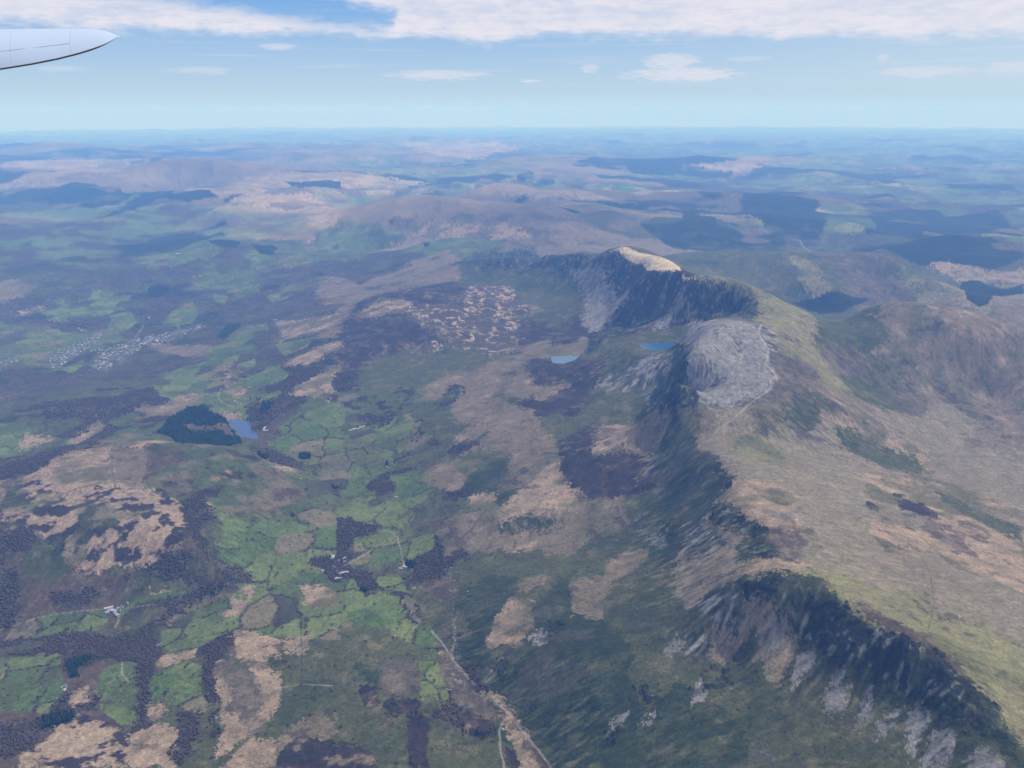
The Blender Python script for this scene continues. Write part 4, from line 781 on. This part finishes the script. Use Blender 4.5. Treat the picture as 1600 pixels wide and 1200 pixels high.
def merge(L):
    o=0;Vs,Fs,Cs=[],[],[]
    for v,f,c in L:Vs.append(v);Fs.append(f+o);Cs.append(c);o+=len(v)
    return np.concatenate(Vs),np.concatenate(Fs),np.concatenate(Cs)
for key,name,mt in (('w','woodland',mw),('c','conifer_plantation',mc)):
    v,f,c=merge(wd[key]);print(name,len(f))
    o=link(name,mesh_np(name,v,f,mt,False,col=c));tag(o,kind='stuff')
# hedges and gorse between the fields
hl=[]
for dmin,dmax,sp,r in ((1900,3600,6.5,3.4),(3600,5600,9,4.6)):
    X,Y=scatter(dmin,dmax,sp);c,p=cover_class(X,Y);m=(c==CL.index('G'))|(c==CL.index('O'));X,Y,c=X[m],Y[m],c[m]
    n3=fbm(X,Y,60,5,71,.62);n4=fbm(X,Y,260,5,72,.58);fld,bd=fields(X,Y,n4)
    m=(c==CL.index('G'))&(bd<3.5+2*n3)&(hashg(np.floor(X/110),np.floor(Y/110),3)>.33)&(rng.random(len(X))<.5)|(rng.random(len(X))<.006)
    X,Y,c=X[m],Y[m],c[m];n=len(X);z=curve_z(X,Y,height(X,Y,c))
    if n:hl.append(blobs(X,Y,z,r*rng.uniform(.5,1.2,n),rng.uniform(3,8,n),0,WOODC))
v,f,c=merge(hl);print('hedge',len(f))
tag(link('hedgerow_scrub',mesh_np('hedgerow_scrub',v,f,mw,False,col=c)),kind='stuff')
# ---------------- haze ----------------
def haze():
    x0,x1,z0,z1=-181e3,181e3,-2400.,2040.
    vs=[(a,b,c) for a in (x0,x1) for b in (x0,x1) for c in (z0,z1)]
    fs=[(0,1,3,2),(4,6,7,5),(0,4,5,1),(2,3,7,6),(0,2,6,4),(1,5,7,3)]
    me=bpy.data.meshes.new('haze');me.from_pydata(vs,[],fs)
    m=bpy.data.materials.new('haze');m.use_nodes=True;nt=m.node_tree;nt.nodes.clear()
    pv=nd(nt,'ShaderNodeVolumePrincipled');pv.inputs['Color'].default_value=(*HAZE_COL,1);pv.inputs['Density'].default_value=HAZE_D
    pv.inputs['Anisotropy'].default_value=.0;pv.inputs['Absorption Color'].default_value=(*HAZE_ABS,1)
    out=nd(nt,'ShaderNodeOutputMaterial');nt.links.new(pv.outputs[0],out.inputs['Volume'])
    me.materials.append(m);tag(link('haze',me),kind='stuff')
HAZE_ABS=(.80,.84,1.0);HAZE_COL=(.155,.38,1.0);HAZE_D=4.6e-5
haze()
# ---------------- the wing tip outside the window ----------------
def gloss(name,col,rough=.25,spec=.5):
    m=bpy.data.materials.new(name);m.use_nodes=True;b=m.node_tree.nodes['Principled BSDF']
    b.inputs['Base Color'].default_value=(*col,1);b.inputs['Roughness'].default_value=rough;b.inputs['Specular IOR Level'].default_value=spec;return m
def cam_pt(px,py,dist):
    """point at a depth in front of the window (metres along the view axis)"""
    d=fw*dist+r2*((px-800)/1385.06*dist)+u2*((600-py)/1385.06*dist);return Vector((0,0,CAMZ))+d
def build_wing():
    root=bpy.data.objects.new('aircraft_wing',None);scene.collection.objects.link(root)
    root.location=cam_pt(-150,80,17.)
    tag(root,'glossy pale blue and white aircraft wing tip reaching in from the left','aircraft wing')
    # stations along the span: (x on the photo, far edge y, near edge y)
    S=[(-620,62,262),(-450,56,214),(-300,51,172),(-150,48,138),(-60,46,121),(0,45.5,108),(50,45,100),(90,44.6,92),(120,44.5,84.5),(140,44.8,78.5),(155,46.2,73),(166,48.5,68.2),(175,51.8,63.2),(181,54.4,59.6),(184.5,56.0,57.8),(187,56.85,57.15)]
    def edge(px,py,top):   # the wing plane leans away; the chord closes to nothing at the tip
        w_=np.interp(px,[q[0] for q in S],[q[2]-q[1] for q in S])
        k=.65*min(1.,w_/55.);return cam_pt(px,py,17.2+(k if top else -k))
    n=14;ring=[];prof=[]
    for i in range(n+1):
        t=i/n;prof.append((t,.5*(1-math.cos(math.pi*t))))
    V=[];F=[]
    for px,a,b in S:
        A=edge(px,a,True);B=edge(px,b,False);ch=(B-A).length;mid=(A+B)/2
        ax=(B-A).normalized();side=r2;nrm=side.cross(ax).normalized()
        if nrm.dot(Vector((0,0,1)))<0:nrm=-nrm
        th=ch*.055+.004
        loop=[]
        for t,c in prof:loop.append(A.lerp(B,c)+nrm*th*4*c*(1-c)*(.55+.9*c))
        for t,c in prof[-2:0:-1]:loop.append(A.lerp(B,c)-nrm*th*.5*4*c*(1-c))
        V.append(loop)
    k=len(V[0]);vs=[tuple(v-root.location) for l in V for v in l]
    for i in range(len(S)-1):
        for j in range(k):F.append((i*k+j,i*k+(j+1)%k,(i+1)*k+(j+1)%k,(i+1)*k+j))
    F.append(tuple(range(k)));F.append(tuple(range((len(S)-1)*k,len(S)*k)))
    me=bpy.data.meshes.new('wing_panel');me.from_pydata(vs,[],F)
    import bmesh
    bm=bmesh.new();bm.from_mesh(me);bmesh.ops.recalc_face_normals(bm,faces=bm.faces);bm.to_mesh(me);bm.free()
    for p in me.polygons:p.use_smooth=len(p.vertices)==4
    me.materials.append(gloss('wing paint',(.36,.46,.60),.28,.6));link('wing_panel',me,root)
    # grey leading edge strip along the near side
    vs=[];F=[];kk=8
    for i,(px,a,b) in enumerate(S):
        c=edge(px,b,False)-root.location;r=.015 if px<150 else max(.0015,.015*(187-px)/37)
        for j in range(kk):
            q=2*math.pi*j/kk;vs.append(tuple(c+u2*math.cos(q)*r+fw*math.sin(q)*r*1.6))
    for i in range(len(S)-1):
        for j in range(kk):F.append((i*kk+j,i*kk+(j+1)%kk,(i+1)*kk+(j+1)%kk,(i+1)*kk+j))
    me=bpy.data.meshes.new('leading_edge');me.from_pydata(vs,[],F)
    for p in me.polygons:p.use_smooth=True
    me.materials.append(gloss('bare metal edge',(.16,.13,.15),.4,.4));link('leading_edge',me,root)
    # skin seams running along and across the panel
    vs=[];F=[]
    def seam(A,B,w=.004):
        o=len(vs);n=(B-A).normalized().cross(u2).normalized()*w
        for q in (A-n,B-n,B+n,A+n):vs.append(tuple(q-root.location))
        F.append((o,o+1,o+2,o+3))
    def skin(px,f):
        a=np.interp(px,[q[0] for q in S],[q[1] for q in S]);b=np.interp(px,[q[0] for q in S],[q[2] for q in S])
        A=edge(px,a,True);B=edge(px,b,False);ax=(B-A).normalized();nr=r2.cross(ax).normalized()
        if nr.z<0:nr=-nr
        c=f;th=(B-A).length*.055+.004
        return A.lerp(B,c)+nr*(th*4*c*(1-c)*(.55+.9*c)+.0025)
    for px in (-420,-250,-110,20,112):
        for k in range(8):seam(skin(px,.06+.11*k),skin(px,.06+.11*(k+1)),.003)
    for k in range(14):seam(skin(-450+40*k,.72),skin(-450+40*(k+1),.72),.003)
    me=bpy.data.meshes.new('skin_seam');me.from_pydata(vs,[],F);me.materials.append(gloss('seam sealant',(.28,.35,.47),.5,.3));link('skin_seam',me,root)
    # small clear position lamp near the tip
    bm=bmesh.new();bmesh.ops.create_uvsphere(bm,u_segments=12,v_segments=8,radius=.022);me=bpy.data.meshes.new('position_lamp');bm.to_mesh(me);bm.free()
    for p in me.polygons:p.use_smooth=True
    me.materials.append(gloss('lamp glass',(.95,.95,.95),.1,.8));o=link('position_lamp',me,root)
    o.location=edge(147,60,True).lerp(edge(147,72,False),.62)-root.location+Vector((0,0,.035));o.scale=(1.6,1,.8)
build_wing()
# ---------------- houses and farm buildings ----------------
def box_house(w,l,h,rh,name,wall,roof,wing=False):
    bx=[(-w,-l,-3),(w,-l,-3),(w,l,-3),(-w,l,-3),(-w,-l,h),(w,-l,h),(w,l,h),(-w,l,h),(0,-l,h+rh),(0,l,h+rh)]
    e=.4
    V=list(bx);F=[(0,1,5,4),(1,2,6,5),(2,3,7,6),(3,0,4,7),(4,5,8),(6,7,9)];MI=[0]*6
    o=len(V);k=rh/w
    V+=[(-w-e,-l-e,h-e*k+.1),(w+e,-l-e,h-e*k+.1),(w+e,l+e,h-e*k+.1),(-w-e,l+e,h-e*k+.1),(0,-l-e,h+rh+.12),(0,l+e,h+rh+.12)]
    F+=[(o,o+4,o+5,o+3),(o+1,o+2,o+5,o+4)];MI+=[1,1]
    for sx in (-1,1):  # chimneys
        y=sx*(l-.9);o=len(V);c=.5;t=h+rh+1.1;b=h+rh-.8
        V+=[(-c,y-c,b),(c,y-c,b),(c,y+c,b),(-c,y+c,b),(-c,y-c,t),(c,y-c,t),(c,y+c,t),(-c,y+c,t)]
        F+=[(o,o+1,o+5,o+4),(o+1,o+2,o+6,o+5),(o+2,o+3,o+7,o+6),(o+3,o,o+4,o+7),(o+4,o+5,o+6,o+7)];MI+=[0]*5
    if wing:           # a lower cross wing
        o=len(V);q=w*.8;x1=w+l*.7;h2=h*.8;r=rh*.8
        V+=[(w*.2,-q,-3),(x1,-q,-3),(x1,q,-3),(w*.2,q,-3),(w*.2,-q,h2),(x1,-q,h2),(x1,q,h2),(w*.2,q,h2),(w*.2,0,h2+r),(x1,0,h2+r)]
        F+=[(o,o+1,o+5,o+4),(o+1,o+2,o+6,o+5),(o+2,o+3,o+7,o+6),(o+5,o+6,o+9)];MI+=[0]*4
        F+=[(o+4,o+5,o+9,o+8),(o+7,o+8,o+9,o+6)];MI+=[1,1]
    for sx in (-1,1):  # window and door openings as dark insets proud of the wall
        for yy in np.linspace(-l*.7,l*.7,4 if l>6 else 3):
            o=len(V);x=sx*(w+.03);V+=[(x,yy-.5,1.2),(x,yy+.5,1.2),(x,yy+.5,2.5),(x,yy-.5,2.5)];F+=[(o,o+1,o+2,o+3)];MI+=[2]
    me=bpy.data.meshes.new(name);me.from_pydata(V,[],F)
    for m in (wall,roof,MDARK):me.materials.append(m)
    for p,i in zip(me.polygons,MI):p.material_index=i
    return me
MDARK=material('window glass',(.03,.035,.045),.3)
wal=[material('white render',(.42,.42,.42),.8),material('grey stone wall',(.22,.22,.23),.9),material('cream render',(.34,.32,.29),.85)]
rof=[material('slate roof',(.13,.14,.18),.55),material('pale sheet roof',(.27,.29,.32),.5),material('weathered slate',(.27,.27,.30),.6)]
HM=[box_house(4,7,5.2,3,'house',wal[0],rof[0]),box_house(4.2,9,5.4,3.2,'house',wal[1],rof[0],True),box_house(4,8,5,3,'house',wal[2],rof[2]),box_house(5,14,5.6,3.2,'terrace',wal[1],rof[2]),box_house(4.5,8,5.5,3.2,'house',wal[0],rof[2],True)]
BM=[box_house(6,14,4.6,2.2,'barn',wal[1],rof[1]),box_house(7,18,5.2,2.2,'barn',wal[1],rof[1]),box_house(5,10,4.5,2.8,'barn',wal[1],rof[0])]
def drop(name,me,x,y,rz,s,label,cat,group=None,c=None,zoff=0.):
    z,_=ground(x,y);o=link(name,me);o.location=(x,y,float(z[0])+zoff);o.rotation_euler=(0,0,rz);o.scale=(s,s,s)
    tag(o,label,cat,group);return o
TOWN=[([(7234, 3979), (7362, 3860), (7512, 3700), (7336, 3539), (7065, 3504), (6985, 3544), (6771, 3528), (6641, 3496), (6537, 3579), (6721, 3716), (6927, 3756), (7102, 3890)], 110, 'pale house with slate roof in the dense middle of the valley town'), ([(7584, 3745), (7855, 3650), (7844, 3500), (8119, 3300), (7976, 3246), (7728, 3332), (7540, 3349), (7364, 3413), (7387, 3585)], 70, 'small pale house in the town end nearest the woods'), ([(6864, 4169), (7277, 4275), (7411, 4232), (7592, 4209), (7799, 4243), (7799, 4158), (7547, 4068), (7278, 4025), (7106, 4025), (6862, 3984), (6674, 3999)], 75, 'pale house in the town quarter across the river'), ([(6852, 4541), (7092, 4632), (6974, 4506), (6860, 4362), (6820, 4414), (6705, 4420)], 16, 'white house in the cluster at the left edge of the valley'), ([(8145, 4569), (8196, 4494), (7867, 4326), (7820, 4375)], 8, 'pale house among trees above the river quarter'), ([(8321, 4944), (8425, 4897), (8234, 4781), (8181, 4841)], 7, 'white house in the small group on the green slope above town')]
FARMS=[('farm_building', [(2961, 1699), (2943, 1704), (2960, 1661), (2948, 1678), (2971, 1673), (2966, 1709), (2956, 1690), (2975, 1663), (2997, 1647), (2939, 1667)], 'm', 1.15, 'pale building in the large farmyard between two green fields and the wooded slope', 'buildings of the wooded slope farm', 'farm building'), ('house', [(2702, 1394)], 'h', 1.2, 'lone white house beside the dark strip of trees', None, 'house'), ('farm_building', [(2420, 1594), (2405, 1577), (2423, 1583)], 'm', 1.0, 'small pale building of the lone farmstead low on the left', 'buildings of the low left farmstead', 'farm building'), ('house', [(3398, 937), (3386, 927), (3355, 892), (3351, 866), (3378, 875), (3273, 941), (3246, 864), (3199, 866), (3257, 848), (3307, 908), (3302, 899), (3205, 860)], 'm', 1.2, 'white building of the hamlet among trees beside the stream', 'buildings of the stream side hamlet', 'house'), ('farm_building', [(3304, 613), (3314, 607), (3293, 617), (3303, 600)], 'm', 0.9, 'small stone building beside the dark conifer clump at the lane end', 'buildings at the lane end', 'farm building'), ('farmhouse', [(3103, 531)], 'h', 0.8, 'small white cottage alone at the foot of the brown bracken slope', None, 'house'), ('farm_building', [(4899, 1160), (4928, 1128), (4908, 1143), (4880, 1175), (4937, 1114)], 'b', 1.2, 'long pale barn at the head of the green basin beside the bare yard', 'barns at the head of the basin', 'barn'), ('farmhouse', [(4921, 1030)], 'h', 1.1, 'farmhouse beside the sandy yard above the green basin', None, 'house'), ('farmhouse', [(4323, 858)], 'h', 1.1, 'white house beside dark trees on the hedged slope', None, 'house'), ('barn', [(4272, 1019)], 'b', 1.0, 'grey roofed barn in the wooded strip below the basin', None, 'barn'), ('barn', [(3954, 747)], 'b', 0.9, 'single pale barn on the edge of a green field above the woods', None, 'barn'), ('farm_building', [(4911, 1708), (4901, 1690), (4938, 1713)], 'm', 1.2, 'white building on the shore of the wooded lake', 'buildings by the wooded lake', 'house'), ('farmhouse', [(4109, 1261)], 'h', 1.1, 'dark roofed house at the foot of the knobbly green hill', None, 'house'), ('farmhouse', [(4264, 1211)], 'h', 1.0, 'bright white cottage on the lane below the green basin', None, 'house'), ('farmhouse', [(3597, 1210)], 'h', 0.8, 'tiny white cottage in rough pasture east of the tan hill', None, 'house'), ('farm_building', [(5412, 2057), (5371, 2025), (5334, 1991)], 'm', 1.2, 'pale building at the end of the curved track above the lake', 'buildings at the curved track', 'farm building'), ('farm_building', [(6411, 2267), (6499, 2291)], 'm', 1.5, 'white building in the square green field beneath the heather moor', 'buildings in the square field', 'farm building'), ('farm_building', [(11194, 4960), (11132, 4775)], 'b', 2.4, 'white barn far off on the green slopes beyond town', 'barns on the far green slopes', 'barn'), ('farm_building', [(10908, 3732)], 'b', 2.2, 'white barn between the two round conifer copses', None, 'barn'), ('farmhouse', [(8384, 3962)], 'h', 2.0, 'white house on the river flat behind the town', None, 'house'), ('farm_building', [(7823, 2504), (7824, 2474), (7898, 2545)], 'm', 1.6, 'pale building on the purple wooded slope above the town', 'buildings on the wooded slope above town', 'farm building'), ('farm_building', [(2768, 757), (2758, 766)], 'm', 0.9, 'white building in the hedged fields below the hamlet', 'buildings in the hedged fields', 'farm building'), ('farmhouse', [(2981, 304)], 'h', 0.5, 'tiny pale cottage beside the dark quarry hollow', None, 'house'), ('barn', [(2400, 313)], 'b', 0.55, 'tiny barn alone on the moor beside the valley road', None, 'barn')]
def drop_many(name,mes,xy,rzs,ss,label,cat,group):
    xy=np.array(xy,float);z,_=ground(xy[:,0],xy[:,1])
    for (x,y),zz,rz,s in zip(xy,z,rzs,ss):
        o=link(name,mes[rng.integers(len(mes))]);o.location=(x,y,float(zz)-.3);o.rotation_euler=(0,0,rz);o.scale=(s,s,s);tag(o,label,cat,group)
for poly,n,lab in TOWN:
    P=np.array(poly,float);x0,y0=P.min(0);x1,y1=P.max(0);pts=[]
    d=P[np.argmax(np.hypot(*(P-P[0]).T))]-P[0];ang=math.atan2(d[1],d[0])
    tries=0
    while len(pts)<n and tries<60000:
        tries+=1
        x,y=rng.uniform(x0,x1),rng.uniform(y0,y1)
        if poly_in(np.array([x]),np.array([y]),P)[0] and all((x-a)**2+(y-b)**2>17**2 for a,b in pts):pts.append((x,y))
    drop_many('house',HM,pts,[ang+rng.choice([0,math.pi/2])+rng.normal(0,.25) for _ in pts],rng.uniform(.8,1.15,len(pts)),lab,'house','houses of the valley town')
for name,xy,mes,s,lab,grp,cat in FARMS:
    drop_many(name,HM if mes=='h' else (BM if mes=='b' else HM+BM),xy,rng.uniform(0,3.14,len(xy)),rng.uniform(.9,1.2,len(xy))*s*.72,lab,cat,grp)
# ---------------- single trees ----------------
def tree_mesh(kind,seed):
    r=np.random.default_rng(seed);V=[];F=[];MI=[];C=[]
    def tube(p,q,a,b,k=6):
        o=len(V);p=np.array(p);q=np.array(q)
        for j in range(k):
            t=2*math.pi*j/k;V.append(tuple(p+[math.cos(t)*a,math.sin(t)*a,0]))
        for j in range(k):
            t=2*math.pi*j/k;V.append(tuple(q+[math.cos(t)*b,math.sin(t)*b,0]))
        for j in range(k):F.append((o+j,o+(j+1)%k,o+k+(j+1)%k,o+k+j));MI.append(0)
    v,f=ICO[0]
    def clump(c,s,mi=1):
        o=len(V);w=v*np.array(s)*(1+r.uniform(-.35,.35,(len(v),1)))+c
        V.extend(map(tuple,w))
        for a in f:F.append(tuple(int(q)+o for q in a));MI.append(mi+int(r.integers(2)))
    if kind=='broad':
        tube((0,0,-1),(0,0,3),.45,.3)
        for i in range(6):
            t=i*1.05+r.uniform(-.3,.3);e=(math.cos(t)*3,math.sin(t)*3,6+r.uniform(-1,1));tube((0,0,2.6),e,.22,.08,4);clump(e,(2.1,2.1,1.7))
        for i in range(9):
            t=r.uniform(0,6.28);d=r.uniform(0,2.8);clump((math.cos(t)*d,math.sin(t)*d,r.uniform(5,8.6)),(1.7,1.7,1.4))
        m=[mbark,mcr1,mcr2]
    else:
        tube((0,0,-1),(0,0,14),.4,.08)
        for i in range(22):
            h=2.5+i*.56;rr=(1-(h-2)/14)*3.4+.3;t=i*2.4;clump((math.cos(t)*rr*.5,math.sin(t)*rr*.5,h),(rr*.72,rr*.72,1.0))
        m=[mbark,mcon1,mcon2]
    me=bpy.data.meshes.new('tree');me.from_pydata(V,[],F)
    for a in m:me.materials.append(a)
    for p,i in zip(me.polygons,MI):p.material_index=i
    return me
mbark=material('bark',(.07,.055,.045),.95);mcr1=material('twigs',(.075,.06,.048),.95);mcr2=material('budding twigs',(.065,.068,.035),.95)
mcon1=material('dark needles',(.014,.026,.017),.9);mcon2=material('paler needles',(.022,.036,.02),.9)  # two needle tones, picked at random per clump
BT=[tree_mesh('broad',s) for s in (1,2,3)];CT=[tree_mesh('con',s) for s in (4,5)]
LONE=[('conifer_tree', 'c', [(3351, 567), (3328, 578), (3325, 585), (3327, 599), (3279, 582), (3326, 580), (3330, 585), (3328, 591), (3324, 577), (3323, 573), (3302, 578), (3327, 577), (3315, 581), (3322, 564), (3309, 581), (3326, 589)], 1.0, 'dark conifer in the clump beside the lane end buildings', 'conifers at the lane end'), ('conifer_tree', 'c', [(3094, 722), (3093, 727), (3089, 745), (3118, 739), (3093, 725), (3112, 734), (3101, 729), (3093, 718), (3089, 725), (3110, 732), (3094, 724), (3109, 732)], 1.0, 'dark conifer in the clump at the corner of the hedged field', 'conifers at the field corner'), ('conifer_tree', 'c', [(3058, 1612)], 1.1, 'solitary dark conifer among brown woods above the farmyard', None), ('conifer_tree', 'c', [(2836, 1714), (2822, 1709)], 1.2, 'dark conifer standing at the lower hedge of the big green field', 'conifers at the lower hedge'), ('conifer_tree', 'c', [(4388, 868), (4341, 858), (4350, 869), (4338, 864)], 1.5, 'dark conifer beside the white house on the hedged slope', 'conifers by the white house'), ('conifer_tree', 'c', [(5442, 1960), (5375, 1891), (5433, 1959), (5415, 1910), (5417, 1889), (5424, 1913), (5393, 1885)], 1.4, 'dark conifer in the row beyond the lake', 'conifers beyond the lake'), ('conifer_tree', 'c', [(3724, 1196), (3699, 1184), (3694, 1185), (3713, 1191), (3714, 1194)], 1.1, 'dark conifer in the small stand east of the tan hill', 'conifers east of the tan hill'), ('conifer_tree', 'c', [(4104, 1054), (4075, 1086), (4063, 1067), (4099, 1104), (4051, 1068), (4072, 1059), (4066, 1078), (4057, 1074), (4066, 1087)], 1.3, 'dark conifer in the stand beside the stream below the basin', 'conifers by the stream'), ('conifer_tree', 'c', [(2532, 1623), (2491, 1597), (2512, 1595), (2549, 1655), (2532, 1629), (2518, 1640), (2571, 1632), (2559, 1648), (2530, 1621), (2548, 1608), (2540, 1618), (2528, 1600), (2566, 1626), (2560, 1640)], 1.0, 'dark conifer in the wood between the lower left fields', 'conifers between the lower left fields')]
for name,kind,xy,s,lab,grp in LONE:
    drop_many(name,CT if kind=='c' else BT,xy,rng.uniform(0,6.28,len(xy)),rng.uniform(.8,1.2,len(xy))*s,lab,'tree',grp)
# scattered field trees in the nearer valley
X,Y=scatter(1900,3700,38);c,_=cover_class(X,Y);A=np.arctan2(X,Y)-HEAD
m=((c==CL.index('G'))|(c==CL.index('O'))|(c==CL.index('U')))&(A<.0)&(np.abs(A)<math.radians(31))&(rng.random(len(X))<.20)
X,Y=X[m][:170],Y[m][:170]
drop_many('broadleaf_tree',BT,np.stack([X,Y],1),rng.uniform(0,6.28,len(X)),rng.uniform(.7,1.3,len(X)),'small bare tree standing in pasture of the near valley','tree','field trees dotted over the near pastures')
